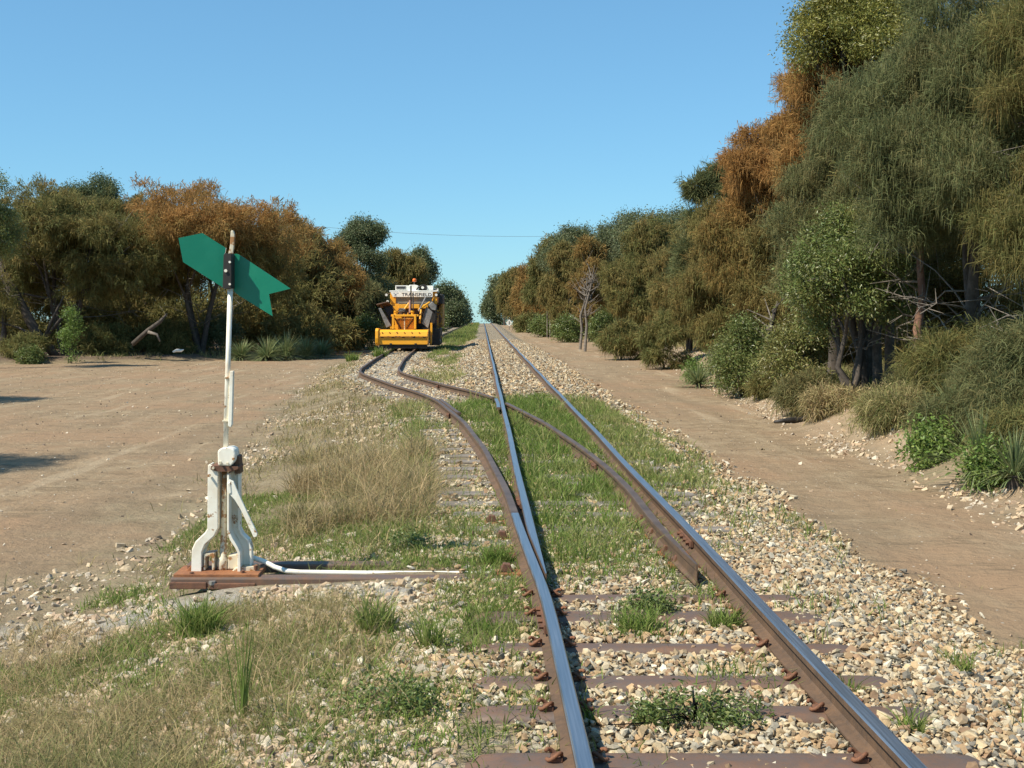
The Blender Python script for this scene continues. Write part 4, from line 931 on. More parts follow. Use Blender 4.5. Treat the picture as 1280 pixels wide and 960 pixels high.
tuft(1140, 930, -.2, .18, 80, .08, .2, 'grass blades at the right rail near the bottom edge')
tuft(1060, 880, -.2, .15, 40, .06, .2, 'few tall grass blades beside the inner side of the right rail')
# tall stalk
x, y = at(302, 905, -.2); mb = blades(RNG.normal(0, .01, 14), RNG.normal(0, .01, 14), np.zeros(14), RNG.uniform(.25, .58, 14), np.full(14, .008), .12, np.full(14, .15), RNG.uniform(.8, 1.1, 14), .15)
tag(mb.build('grass_stalk', M['grass'], loc=(x, y, float(gz(x, y)))), 'single tall green seed stalk in front of the lever stand', 'grass stalk')

# ------------------------------------------------------------------ trees
def needles(centers, outd, per, L, w, mixc, droop=.7):
    """drooping needle sprays; one cluster per centre"""
    n = len(centers) * per
    c = np.repeat(centers, per, 0) + RNG.normal(0, L * .28, (n, 3)); o_ = np.repeat(outd, per, 0)
    d = o_ * .55 + RNG.normal(0, .45, (n, 3)); d[:, 2] += .15
    d /= np.linalg.norm(d, axis=1)[:, None] + 1e-9
    Ls = L * RNG.uniform(.4, 1.5, n)[:, None]
    p1 = c + d * Ls * .45; d2 = d * (1 - droop) + np.array([0, 0, -1]) * droop * RNG.uniform(.3, 1.3, (n, 1)); p2 = p1 + d2 * Ls * .6
    sd = np.cross(d, RNG.normal(0, 1, (n, 3))); sd /= np.linalg.norm(sd, axis=1)[:, None] + 1e-9; sd *= w * .5 * RNG.uniform(.7, 1.3, (n, 1))
    V = np.stack([c - sd * .7, c + sd * .7, p1 + sd, p1 - sd, p2], 1).reshape(-1, 3); k = np.arange(n)[:, None] * 5
    var = np.repeat(RNG.uniform(.75, 1.2, len(centers)), per) * RNG.uniform(.75, 1.3, n); m_ = np.clip(np.repeat(mixc, per) + RNG.normal(0, .12, n), 0, 1)
    mb = MB(); mb.add(V, np.array([0, 1, 2, 3])[None] + k, np.array([3, 2, 4])[None] + k, mixc=np.repeat(m_, 5), var=np.repeat(var, 5)); return mb
def leaves(centers, outd, per, L, w, mixc, spread=2.0):
    n = len(centers) * per
    c = np.repeat(centers, per, 0) + RNG.normal(0, L * spread, (n, 3)); o_ = np.repeat(outd, per, 0)
    d = o_ * .5 + RNG.normal(0, .6, (n, 3)); d[:, 2] -= .25; d /= np.linalg.norm(d, axis=1)[:, None] + 1e-9
    Ls = L * RNG.uniform(.6, 1.3, n)[:, None]
    sd = np.cross(d, RNG.normal(0, 1, (n, 3))); sd /= np.linalg.norm(sd, axis=1)[:, None] + 1e-9
    nr = np.cross(d, sd); sd *= w * .5 * RNG.uniform(.8, 1.2, (n, 1))
    V = np.stack([c, c + d * Ls * .45 + sd, c + d * Ls + nr * Ls * .12, c + d * Ls * .45 - sd], 1).reshape(-1, 3); k = np.arange(n)[:, None] * 4
    var = np.repeat(RNG.uniform(.75, 1.2, len(centers)), per) * RNG.uniform(.7, 1.35, n); m_ = np.clip(np.repeat(mixc, per) + RNG.normal(0, .15, n), 0, 1)
    mb = MB(); mb.add(V, np.array([0, 1, 2, 3])[None] + k, None, mixc=np.repeat(m_, 4), var=np.repeat(var, 4)); return mb
def lobes_points(lobes, n, thin=.45, seed=0):
    """points spread through the outer volume of ellipsoid lobes, clumped by 3d noise"""
    lob = np.array(lobes); wgt = lob[:, 3] * lob[:, 4] + lob[:, 4] * lob[:, 5]; wgt = wgt / wgt.sum()
    m_ = int(n * 2.0); i = RNG.choice(len(lob), m_, p=wgt)
    d = RNG.normal(0, 1, (m_, 3)); d /= np.linalg.norm(d, axis=1)[:, None]
    r = RNG.uniform(.05, 1, m_) ** .36 * np.where(RNG.random(m_) < .2, RNG.uniform(1, 1.32, m_), 1)
    bulge = 1 + .28 * np.sin(d[:, 0] * 5 + lob[i, 0] * 7) * np.cos(d[:, 2] * 4 + i) + .12 * np.sin(d[:, 1] * 9 + i)
    p = lob[i, :3] + d * lob[i, 3:6] * (r * bulge)[:, None]
    s = 2.6 / np.mean(lob[:, 3])
    cl = .5 * vnoise(p[:, 0] * s + p[:, 1] * s * .6, p[:, 2] * s, seed + 3) + .5 * vnoise(p[:, 1] * s * 1.3 - p[:, 0] * s * .5, p[:, 2] * s * 1.2 + 9, seed + 5)
    k = cl > np.quantile(cl, thin); p, d, cl = p[k][:n], d[k][:n], cl[k][:n]
    return p, d, cl
def limbs(mb, H, lobes, r0, nst=2, lean=0, base_split=.18, wander=.12):
    """stems splitting from the base to each lobe centre"""
    L = np.array(lobes); order = np.argsort(np.arctan2(L[:, 1], L[:, 0])); groups = np.array_split(order, nst)
    for gi, g_ in enumerate(groups):
        if not len(g_): continue
        cen = L[g_, :3].mean(0); fork = np.array([cen[0] * .45 + lean * .3, cen[1] * .45, H * RNG.uniform(.28, .42)])
        b0 = np.array([RNG.uniform(-.1, .1), RNG.uniform(-.1, .1), -.15])
        pts = [b0 + (fork - b0) * t + RNG.normal(0, wander * .35, 3) * (0 < t < 1) for t in (0, .3, .6, 1)]
        mb.tube(pts, [r0 * 1.25, r0, r0 * .85, r0 * .7], 8, caps=False)
        done = []
        for j in sorted(g_, key=lambda q: -L[q, 3]):
            e = L[j, :3]
            if len(done) >= 3:
                src = min(done, key=lambda q: np.linalg.norm(q - e)); mid = (src + e) / 2 + RNG.normal(0, wander * .8, 3)
                mb.tube([src, mid, e], [r0 * .22, r0 * .16, r0 * .08], 5, caps=False); done.append(mid); continue
            done.append(fork + (e - fork) * .6); mid = fork + (e - fork) * .5 + RNG.normal(0, wander * .7, 3)
            mb.tube([fork, mid, e], [r0 * .6, r0 * .38, r0 * .18], 6, caps=False)
            for _ in range(2):
                q_ = e + RNG.normal(0, 1, 3) * L[j, 3:6] * .55; mb.tube([e + (mid - e) * RNG.uniform(0, .6), (e + q_) / 2 + RNG.normal(0, .05, 3), q_], [r0 * .17, r0 * .1, .006], 4, caps=False)
def crown_lobes(H, W, base, n, rz=.8, flat=.6, D=None):
    """lobes filling an umbrella-like crown between base*H and H"""
    D = D or W; out = []
    for k in range(n):
        a = k * 2.4 + RNG.uniform(-.4, .4); r = math.sqrt((k + .5) / n) * .62
        zt_ = H * (base + (1 - base) * (.93 - flat * .75 * r * r * 1.2 - RNG.uniform(0, .5)))
        lr = W * RNG.uniform(.09, .19)
        if base < .12 and k % 2:
            lr = W * RNG.uniform(.13, .2); zt_ = max(lr * rz * .8, H * (.08 + .75 * ((k * .618) % 1)))
            r = .55 * (1 - .35 * zt_ / H)
        elif base < .5 and k % 4 == 1: zt_ *= .78
        out.append((r * W * .5 * 1.25 * math.cos(a), r * D * .5 * 1.25 * math.sin(a), min(zt_, H - lr * rz), lr, lr * D / W, lr * rz))
    out.append((RNG.uniform(-.1, .1) * W, 0, H - W * .13 * rz, W * .15, W * .15, W * .13 * rz))
    for sg in (-1, 1): out.append((sg * W * RNG.uniform(.1, .2), RNG.uniform(-.1, .1) * W, H - W * RNG.uniform(.24, .34), W * .17, W * .17, W * .17 * rz))
    return out
TREES = {'n': 0}
def tree(name, label, px, Yd, toppx, Wpx, kind='needle', mat='needle', base=.3, n=2600, per=14, rustf=lambda z, c: .2, nl=9, thin=.42, nst=2, lobes=None, cat='tree', group=None, bark='bark', x=None, flat=.6, r0=None, wander=.12, dead=0, D=None, droop=.7, bw=None, H=None, W=None, bl=None):
    x = (px - 602) / F * Yd if x is None else x
    g = float(gz(x, Yd, False)); H = H or CZ - (toppx - 391) / F * Yd - g; W = W or Wpx / F * Yd
    o_ = thing(name, (x, Yd, g - .03), label, cat, group)
    lobes = lobes or crown_lobes(H, W, base, int(nl * 2.2), flat=flat, D=D)
    n = int(n * 1.15); per = int(per * 1.5)
    p, d, cl = lobes_points(lobes, n, thin, TREES['n']); TREES['n'] += 7
    mc_ = rustf(p[:, 2] / H, cl) if callable(rustf) else rustf
    mc_ = np.clip(np.broadcast_to(mc_, (len(p),)) + RNG.normal(0, .1, len(p)), 0, 1)
    pw = Yd / F   # metres per photo pixel
    if kind == 'needle': mb = needles(p, d, per, bl or max(.27, pw * 9.5), bw or max(.0075, pw * .72), mc_, droop)
    else: mb = leaves(p, d, per, bl or max(.075, pw * 2.6), bw or max(.026, pw * 1.15), mc_, 1.5)
    mb.build('crown', M[mat], o_)
    tb = MB(); limbs(tb, H, lobes, r0 or max(.05, H * .016), nst, wander=wander); tb.build('trunk', M[bark], o_, smooth=True)
    if dead:
        tb = MB()
        for _ in range(dead):
            a = RNG.uniform(0, 6.28); z0 = H * RNG.uniform(.12, .55); p0 = np.array([0, 0, z0]); q_ = p0 + np.array([math.cos(a), math.sin(a), RNG.uniform(-.1, .8)]) * W * RNG.uniform(.3, .55)
            mid = (p0 + q_) / 2 + RNG.normal(0, .12, 3); m1 = (p0 + mid) / 2 + RNG.normal(0, .07, 3); m2 = (mid + q_) / 2 + RNG.normal(0, .07, 3) + np.array([0, 0, .06])
            tb.tube([p0, m1, mid, m2, q_], [.018, .014, .010, .007, .003], 5, caps=False)
            for __ in range(4):
                s_ = mid + (q_ - mid) * RNG.uniform(0, 1); tb.tube([s_, s_ + RNG.normal(0, .28, 3)], [.009, .003], 4, caps=False)
        tb.build('dead_branches', M['deadwood'], o_)
    return o_
rtop = lambda lo, hi, a=.55: (lambda z, c: np.clip((z - lo) / (hi - lo), 0, 1) * 1.0 * (.5 + c * a))
mottled = lambda a, b_: (lambda z, c: np.clip(a + (c - .55) * b_ * 2.2, 0, 1))

# ---- right side, front row (near to far)
tree('sheoak_tree', 'largest sheoak at the right edge, dense drooping grey-green foliage', 1215, 18.0, -25, 330, mat='needle_grey', base=.22, n=7600, per=16, rustf=mottled(.12, .4), nl=20, thin=.3, dead=14, flat=.35, droop=.85)
tree('sheoak_tree', 'olive sheoak cut off by the right picture edge, bare twigs low down', 1345, 15.8, -60, 270, mat='needle', base=.13, n=4200, per=15, rustf=mottled(.3, .5), nl=15, thin=.35, dead=16, flat=.5, droop=.8)
tree('gum_tree', 'yellow-green leafy gum crown rising above the rusty foliage at top right', 1080, 24.3, -40, 210, 'leaf', 'leaf_yellow', base=.60, n=3400, per=14, rustf=mottled(.35, .6), nl=8, thin=.45, flat=.2)
tree('sheoak_tree', 'rust-orange sheoak hanging below the yellow-green gum crown', 1040, 25.4, 50, 170, mat='needle_rust', base=.38, n=3600, per=15, rustf=mottled(.75, .5), nl=14, thin=.5, flat=.4, droop=.9)
tree('sheoak_tree', 'grey-green sheoak left of the largest one with dark bare limbs inside', 1075, 22.5, 128, 210, mat='needle_grey', base=.2, n=5200, per=15, rustf=mottled(.22, .6), nl=17, thin=.38, dead=12, flat=.6, droop=.85, nst=3)
tree('sheoak_tree', 'bright rust-orange sheoak standing out against the sky', 945, 31.5, 155, 140, mat='needle_rust', base=.11, n=5200, per=15, rustf=lambda z, c: .35 + .65 * np.clip((z - .55) / .25, 0, 1) * (.5 + c), nl=18, thin=.42, flat=.4, droop=.9)
tree('sheoak_tree', 'grey spiky sheoak left of the bright rust-orange one', 893, 38, 205, 105, mat='needle_grey', base=.1, n=3000, per=14, rustf=mottled(.08, .3), nl=9, thin=.45, flat=.5, droop=.3)
tree('sheoak_tree', 'olive-brown drooping sheoak below the grey spiky one', 905, 34.5, 250, 140, mat='needle', base=.02, n=3200, per=15, rustf=mottled(.42, .7), nl=11, thin=.36, flat=.7, droop=.85)
tree('sheoak_tree', 'big rounded olive sheoak leaning over the right road', 795, 58, 270, 112, mat='needle', base=.06, n=4800, per=14, rustf=mottled(.35, .7), nl=18, thin=.34, flat=.7, droop=.8, x=8.1)
tree('sheoak_tree', 'brown-olive sheoak between the big rounded one and the grey spiky one', 862, 46, 290, 110, mat='needle', base=.02, n=2800, per=14, rustf=mottled(.45, .7), nl=10, thin=.36, flat=.7, droop=.85)
tree('gum_tree', 'flat-topped grey-green gum behind the big rounded sheoak', 838, 70, 262, 150, 'leaf', 'leaf_dark', base=.55, n=1700, per=12, rustf=mottled(.3, .4), nl=9, thin=.4, flat=.3)
tree('gum_tree', 'low dark gum top peeking left of the big rounded sheoak', 778, 84, 268, 90, 'leaf', 'leaf_dark', base=.45, n=1300, per=12, rustf=mottled(.3, .4), nl=8, thin=.4)
tree('sheoak_tree', 'narrow yellow-brown sheoak behind the bare forked sapling', 738, 82, 300, 50, mat='needle_rust', base=.1, n=1500, per=12, rustf=mottled(.4, .5), nl=8, thin=.42)
tree('gum_tree', 'dark gum with lumpy top on the right skyline before it steps down', 712, 100, 284, 75, 'leaf', 'leaf_dark', base=.5, n=1500, per=12, rustf=mottled(.25, .4), nl=9, thin=.4)
tree('sheoak_tree', 'brown sheoak below the dark lumpy gum', 705, 94, 305, 60, mat='needle', base=.02, n=1900, per=12, rustf=mottled(.5, .6), nl=9, thin=.36)
tree('sheoak_tree', 'rusty sheoak where the right tree line slopes down to the crest', 668, 130, 326, 55, mat='needle_rust', base=.05, n=1900, per=12, rustf=mottled(.5, .6), nl=9, thin=.36)
tree('sheoak_tree', 'small olive sheoak left of the rusty one on the slope down', 643, 165, 338, 40, mat='needle', base=.02, n=1500, per=12, rustf=mottled(.4, .6), nl=8, thin=.36)
tree('gum_tree', 'thin-crowned gum at the far right end of the tree line by the crest', 630, 195, 344, 38, 'leaf', 'leaf_dark', base=.3, n=1100, per=10, rustf=mottled(.2, .4), nl=8, thin=.5)
tree('gum_tree', 'farthest right gum overhanging the gap where the rails vanish', 617, 225, 366, 26, 'leaf', 'leaf_dark', base=.1, n=1000, per=10, rustf=mottled(.15, .4), nl=7, thin=.45)
tree('sheoak_tree', 'second row olive sheoak seen between the lumpy gum and the slope', 690, 118, 296, 65, mat='needle', base=.2, n=1600, per=12, rustf=mottled(.3, .6), nl=9, thin=.36)
tree('sheoak_tree', 'dim olive sheoak filling behind the leafy sapling at right', 1000, 30, 255, 170, mat='needle', base=.02, n=2800, per=14, rustf=mottled(.5, .6), nl=11, thin=.36, flat=.7)
tree('sheoak_tree', 'shaded sheoak deep behind the red-barked trunk', 1170, 25, 120, 260, mat='needle', base=.02, n=3200, per=14, rustf=mottled(.35, .5), nl=12, thin=.34, flat=.6)
tree('sheoak_tree', 'shaded sheoak behind the tree at the right edge', 1330, 22, 60, 300, mat='needle', base=.02, n=2600, per=14, rustf=mottled(.35, .5), nl=11, thin=.34, flat=.6)
tree('sheoak_tree', 'brown sheoak behind between the narrow yellow-brown and the rounded one', 765, 88, 290, 70, mat='needle', base=.02, n=1700, per=12, rustf=mottled(.5, .6), nl=9, thin=.36)
# leafy saplings and bushes in front (right)
tree('leafy_tree', 'glossy green leafy young tree in front of the sheoaks right of centre', 1060, 20.6, 262, 165, 'leaf', 'leaf', base=.25, n=1700, per=12, rustf=mottled(.18, .5), nl=11, thin=.5, flat=.5, nst=3, wander=.2)
tree('leafy_bush', 'glossy leafy bush at the road edge beside the grey tuft', 925, 28.0, 398, 100, 'leaf', 'leaf', base=.0, n=1100, per=12, rustf=mottled(.2, .5), nl=8, thin=.45, cat='bush', flat=.6)
tree('leafy_bush', 'low brownish leafy bush between the glossy bush and young tree', 1000, 24.0, 390, 100, 'leaf', 'leaf', base=.0, n=1000, per=12, rustf=mottled(.5, .5), nl=8, thin=.5, cat='bush', flat=.6)
# red trunk tree
rt = thing('gum_tree', ((1150 - 602) / F * 19.5, 19.5, float(gz(7.1, 19.5)) - .05), 'slim tree with reddish peeling trunk right of the leafy young tree', 'tree')
mb = MB(); mb.tube([(0, 0, -.1), (.02, 0, .6), (-.05, 0, 1.2), (.05, .02, 1.7), (.03, .1, 2.3), (.15, .2, 3.2), (.1, .3, 4.2)], [.085, .075, .07, .06, .055, .04, .03], 10, caps=False)
mb.build('trunk', M['bark_red'], rt, smooth=True)
mb = MB()
for _ in range(26):
    z0 = RNG.uniform(.9, 3.6); a = RNG.uniform(0, 6.28); p0 = np.array([.03, .1, z0]); q_ = p0 + np.array([math.cos(a) * .9, math.sin(a) * .6, RNG.uniform(-.3, .5)]) * RNG.uniform(.5, 1.2)
    mid = (p0 + q_) / 2 + RNG.normal(0, .1, 3); mb.tube([p0, mid, q_], [.018, .011, .004], 5, caps=False)
    for __ in range(3): mb.tube([mid, mid + RNG.normal(0, .3, 3)], [.006, .002], 4, caps=False)
mb.build('dead_branches', M['deadwood'], rt)
p, d, cl = lobes_points([(0, .2, 3.9, .9, .9, .5), (.5, .3, 3.3, .6, .6, .4), (-.5, .2, 3.5, .6, .5, .4)], 500, .4, 3)
needles(p, d, 14, .34, .014, np.full(len(p), .3)).build('crown', M['needle'], rt)
# dark trunks inside the right scrub
for i, (px, Yd, h, lb) in enumerate([(1112, 21.5, 4.2, 'dark forked trunk just right of the leafy young tree'), (1098, 22.2, 3.6, 'dark upright trunk behind the leafy young tree'), (966, 28.5, 1.8, 'short dark trunk under the brownish bush'), (1222, 19, 3.2, 'grey slanting trunk inside the right edge scrub')]):
    x = (px - 602) / F * Yd; g = float(gz(x, Yd)); o = thing('dead_tree', (x, Yd, g), lb, 'tree')
    mb = MB(); k = RNG.uniform(-.15, .15); mb.tube([(0, 0, -.1), (k * .4, 0, h * .3), (-k, .05, h * .6), (k * 2, .1, h)], [.10, .085, .07, .03], 8, caps=False); mb.build('trunk', M['bark'], o, smooth=True)
    mb = MB()
    for _ in range(9):
        z0 = h * RNG.uniform(.3, .95); q_ = np.array([RNG.normal(0, .5), RNG.normal(0, .4), z0 + RNG.uniform(0, .6)]); mb.tube([(0, .03, z0), q_ * .5 + np.array([0, 0, z0 * .5]), q_], [.025, .015, .005], 5, caps=False)
    mb.build('branch', M['deadwood'], o)
# bare sapling on right
def sapling(px, Yd, h, label, sc=1.0, name='bare_sapling'):
    x = (px - 602) / F * Yd; g = float(gz(x, Yd)); o = thing(name, (x, Yd, g), label, 'tree')
    mb = MB(); mb.tube([(0, 0, -.1), (.1, 0, h * .3), (.02, 0, h * .5), (.3, 0, h * .75), (.5, 0, h)], [.08, .065, .05, .035, .012], 8, caps=False); mb.build('trunk', M['deadwood'], o, smooth=True)
    mb = MB()
    for _ in range(22):
        t = RNG.uniform(.35, 1); p0 = np.array([.35 * t, 0, h * t]); q_ = p0 + np.array([RNG.normal(0, .5), RNG.normal(0, .4), RNG.uniform(.2, .9)]); mid = (p0 + q_) / 2 + RNG.normal(0, .08, 3)
        mb.tube([p0, mid, q_], [.022, .015, .006], 5, caps=False); mb.tube([mid, mid + RNG.normal(0, .35, 3) + np.array([0, 0, .2])], [.009, .004], 4, caps=False)
    mb.build('branch', M['deadwood'], o); return o
sapling(731, 61, 4.4, 'bare forked pale sapling at the right road edge')
sapling(725, 64, 3.6, 'thinner bare sapling just behind the forked one')

# bushes on the right bank
def bush(px, Yd, toppx, Wpx, label, kind='needle', mat='needle', n=420, per=12, m_=.3, x=None, name='bush', thin=.35):
    return tree(name, label, px, Yd, toppx, Wpx, kind, mat, base=.0, n=n, per=per, rustf=mottled(m_ * .7, .5), nl=6, thin=thin, nst=3, cat='bush', x=x, r0=.02, flat=.6, droop=.55, wander=.06)
bush(778, 50, 400, 60, 'yellow-olive rounded shrub below the big rounded sheoak', m_=.35, n=700)
bush(830, 42, 392, 70, 'grey-olive shrub at the road edge left of the pale spiky tuft', m_=.35, n=800)
bush(755, 62, 390, 40, 'green leafy shrub right of the bare saplings', 'leaf', 'leaf', m_=.15)
bush(708, 80, 396, 34, 'green shrub left of the bare saplings', 'leaf', 'leaf', m_=.2)
bush(680, 98, 396, 34, 'low green shrub by the two thin posts', 'leaf', 'leaf', m_=.2)
bush(660, 120, 396, 30, 'small shrub beside the far right road', mat='needle')
bush(1290, 14.5, 400, 190, 'grey-green twiggy shrub at the right picture edge', mat='needle_grey', n=1200, m_=.25)
bush(1215, 17.5, 400, 170, 'dim green shrub behind the spiky plant on the bank', mat='needle', n=1100, m_=.3)
bush(1160, 19, 460, 90, 'low grey-green shrub left of the spiky plant on the bank', mat='needle_grey', n=700, m_=.3)
bush(1050, 20.3, 492, 80, 'dry brown twiggy shrub on the bank below the leafy young tree', mat='drygrass', n=500, m_=.8)
bush(1165, 14.6, 538, 40, 'bright green herb patch on the bank left of the spiky plant', 'leaf', 'leaf_bright', n=160, m_=.2, name='leafy_herb')
bush(1243, 13.0, 560, 46, 'bright green herb patch right of the spiky plant', 'leaf', 'leaf_bright', n=200, m_=.2, name='leafy_herb')
bush(868, 33, 452, 20, 'small bright green herb at the road edge', 'leaf', 'leaf_bright', n=120, m_=.1, name='leafy_herb')
bush(1120, 17.5, 490, 90, 'low straw and green scrub on the bank left of the herb patches', mat='drygrass', n=600, m_=.5)
bush(1200, 15.0, 500, 100, 'green-grey low scrub between the two herb patches', mat='needle_grey', n=700, m_=.2)
bush(1275, 13.2, 520, 80, 'olive scrub at the right picture edge above the bank stones', mat='needle', n=600, m_=.3)
bush(1010, 22.5, 470, 80, 'grey twiggy scrub under the low brownish bush', mat='needle_grey', n=500, m_=.5)
bush(965, 26, 466, 50, 'low olive scrub at the foot of the brownish bush', mat='needle', n=400, m_=.4)
b0 = np.array([5.15, 21.0, float(gz(5.15, 21.0))])  # dark tube shaped to stand in for the shadow patch by the road
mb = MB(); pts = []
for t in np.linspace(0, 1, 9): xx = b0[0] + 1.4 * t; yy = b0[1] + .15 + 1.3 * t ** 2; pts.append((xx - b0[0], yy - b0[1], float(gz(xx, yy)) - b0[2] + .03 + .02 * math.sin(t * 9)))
mb.tube(pts, [.02, .04, .055, .06, .07, .06, .05, .035, .02], 7); tag(mb.build('fallen_branch_or_shade_strip', M['dark'], loc=tuple(b0), smooth=True), 'dark curved tube added in place of a shadow patch along the edge of the right dirt road', 'branch')
# weed between rails
x, y = at(868, 905, -.15); o = thing('leafy_weed', (x, y, float(gz(x, y))), 'dark green feathery weed between the rails near the bottom', 'weed')
p, d, cl = lobes_points([(0, 0, .05, .22, .12, .07), (-.14, .02, .03, .12, .1, .05), (.16, 0, .05, .12, .1, .06)], 330, .3, 8)
leaves(p, d, 10, .026, .010, np.full(len(p), .1), 1.0).build('leaves', M['leaf'], o)
mb = MB()
for _ in range(24): q_ = np.array([RNG.normal(0, .16), RNG.normal(0, .09), RNG.uniform(.03, .12)]); mb.tube([(0, 0, 0), q_ * np.array([.5, .5, .8]), q_], [.004, .003, .0015], 4, caps=False)
mb.build('stem', M['leaf_bright'], o)
for px, py, w_, lb in ((810, 770, .16, 'small leafy weed left of the yellow-green grass tuft'), (505, 690, .16, 'dark leafy weed behind the lever rod'), (490, 890, .2, 'low green creeping weed left of the bottom sleepers')):
    x, y = at(px, py, -.16); p, d, cl = lobes_points([(0, 0, .05, w_, w_ * .7, .06)], 160, .3, 8)
    mb = leaves(p, d, 9, .028, .012, np.full(len(p), .1), 1.0); tag(mb.build('leafy_weed', M['leaf'], loc=(x, y, float(gz(x, y)))), lb, 'weed')

# spiky plants (grass trees)
def spiky(px, Yd, R, label, n=420, up=.55, w=.012, mat='spiky', zoff=.1, trunk=True):
    x = (px - 602) / F * Yd; g = float(gz(x, Yd)); o = thing('grass_tree', (x, Yd, g), label, 'grass tree', 'spiky grass trees')
    a = RNG.uniform(0, 6.283, n); e = np.arcsin(np.clip(RNG.uniform(-.1, 1, n), -1, 1)) * (.4 + up); L = R * RNG.uniform(.7, 1.15, n)
    D = np.stack([np.cos(a) * np.cos(e), np.sin(a) * np.cos(e), np.sin(e)], 1); p0 = D * .05 + np.array([0, 0, zoff])
    sd = np.stack([-np.sin(a), np.cos(a), np.zeros(n)], 1) * w * .5
    p1 = p0 + D * L[:, None] * .5; p2 = p1 + (D + np.array([0, 0, -.35])) * L[:, None] * .5
    V = np.stack([p0 - sd, p0 + sd, p1 + sd * .8, p1 - sd * .8, p2], 1).reshape(-1, 3); k = np.arange(n)[:, None] * 5
    mb = MB(); mb.add(V, np.array([0, 1, 2, 3])[None] + k, np.array([3, 2, 4])[None] + k, mixc=np.repeat(np.clip(RNG.normal(.2, .2, n), 0, 1), 5), var=np.repeat(RNG.uniform(.7, 1.3, n), 5))
    mb.build('leaves', M[mat], o); mb = MB(); mb.tube([(0, 0, -.1), (0, 0, zoff)], [.09, .07], 8); mb.build('stump', M['bark'], o); return o
for i, (px, Yd, R, lb) in enumerate([(334, 49.5, 1.2, 'large spiky grass tree, leftmost of the bright clump behind the vane tail'), (357, 51, 1.45, 'largest spiky grass tree in the bright clump below the left trees'), (382, 52.5, 1.2, 'spiky grass tree third from left in the bright clump'),
        (402, 54, 1.1, 'spiky grass tree at the right end of the bright clump'), (301, 50, 1.05, 'shaded spiky grass tree right behind the lever mast'), (331, 50.5, .6, 'small spiky tuft at the road edge below the bright clump')]):
    spiky(px, Yd, R, lb, 420, w=.035)
spiky(873, 31.5, .85, 'pale spiky tuft at the road edge left of the glossy bush', 300, .5, .02)
spiky(1225, 13.2, .85, 'spiky blue-green grass tree on the right bank with long upright leaves', 300, 1.0, .012)
spiky(1195, 15.5, .8, 'second spiky plant just behind the one on the right bank', 240, 1.0, .013)
spiky(1268, 12.6, .6, 'spiky clump at the right picture edge on the bank', 240, .9, .012)

# ---- left side
tree('gum_tree', 'green leafy gum cut by the left picture edge', -22, 42, 208, 90, 'leaf', 'leaf', base=.45, n=1200, per=12, rustf=mottled(.25, .4), nl=8, thin=.42)
tree('sheoak_tree', 'dark olive sheoak at far left with tangled grey branches', 84, 50.5, 232, 245, mat='needle', base=.26, n=4600, per=15, rustf=mottled(.35, .5), nl=13, thin=.36, dead=26, nst=4, flat=.55, droop=.7)
tree('gum_tree', 'blue-green gum top poking over the dark olive sheoak', 122, 58, 218, 80, 'leaf', 'leaf_dark', base=.6, n=1100, per=12, rustf=mottled(.1, .3), nl=7, thin=.42)
tree('sheoak_tree', 'big rusty-topped sheoak behind the green vane', 250, 53, 232, 245, mat='needle_rust', base=.38, n=5000, per=15, rustf=lambda z, c: .15 + .75 * np.clip((z - .55) / .25, 0, 1) * (.35 + c), nl=14, thin=.36, dead=14, nst=4, flat=.45, droop=.6)
tree('sheoak_tree', 'rusty-brown sheoak right of the vane tail', 388, 63, 280, 135, mat='needle_rust', base=.26, n=3200, per=14, rustf=mottled(.5, .7), nl=11, thin=.38, nst=3, flat=.6, droop=.75, dead=8)
tree('sheoak_tree', 'grey-brown sheoak between the two rusty ones on the left', 338, 68, 262, 125, mat='needle', base=.25, n=2800, per=13, rustf=mottled(.5, .5), nl=9, thin=.38, nst=3)
tree('gum_tree', 'tall dark green gum with rounded head on the left skyline', 454, 80, 270, 72, 'leaf', 'leaf_dark', base=.4, n=2000, per=13, rustf=mottled(.15, .4), nl=10, thin=.42)
tree('sheoak_tree', 'low grey-green drooping sheoak left of the machine', 452, 69, 345, 66, mat='needle_grey', base=.2, n=1500, per=13, rustf=mottled(.3, .5), nl=8, thin=.38)
tree('sheoak_tree', 'dark olive sheoak directly behind the machine', 497, 86, 314, 84, mat='needle', base=.1, n=2600, per=13, rustf=mottled(.4, .6), nl=10, thin=.36)
tree('gum_tree', 'green gum right behind the machine roof', 522, 98, 312, 52, 'leaf', 'leaf_dark', base=.3, n=1500, per=12, rustf=mottled(.2, .4), nl=8, thin=.42)
tree('gum_tree', 'dark bushy gum right of the machine', 558, 150, 354, 46, 'leaf', 'leaf_dark', base=.0, n=1500, per=12, rustf=mottled(.1, .3), nl=9, thin=.38)
tree('gum_tree', 'last low gum on the left before the crest gap', 573, 182, 373, 24, 'leaf', 'leaf_dark', base=.0, n=1000, per=12, rustf=mottled(.1, .3), nl=7, thin=.38)
tree('sheoak_tree', 'olive sheoak behind the machine cab left side', 432, 92, 320, 80, mat='needle', base=.05, n=1700, per=13, rustf=mottled(.3, .5), nl=9, thin=.36)
tree('sheoak_tree', 'sheoak at the extreme left behind the leaning dead trunk', 5, 54, 248, 120, mat='needle', base=.15, n=2400, per=14, rustf=mottled(.35, .5), nl=10, thin=.36, dead=8)
tree('sheoak_tree', 'dim brown sheoak filling between the olive and rusty-topped ones', 172, 60, 246, 120, mat='needle', base=.1, n=2400, per=14, rustf=mottled(.45, .5), nl=10, thin=.36)
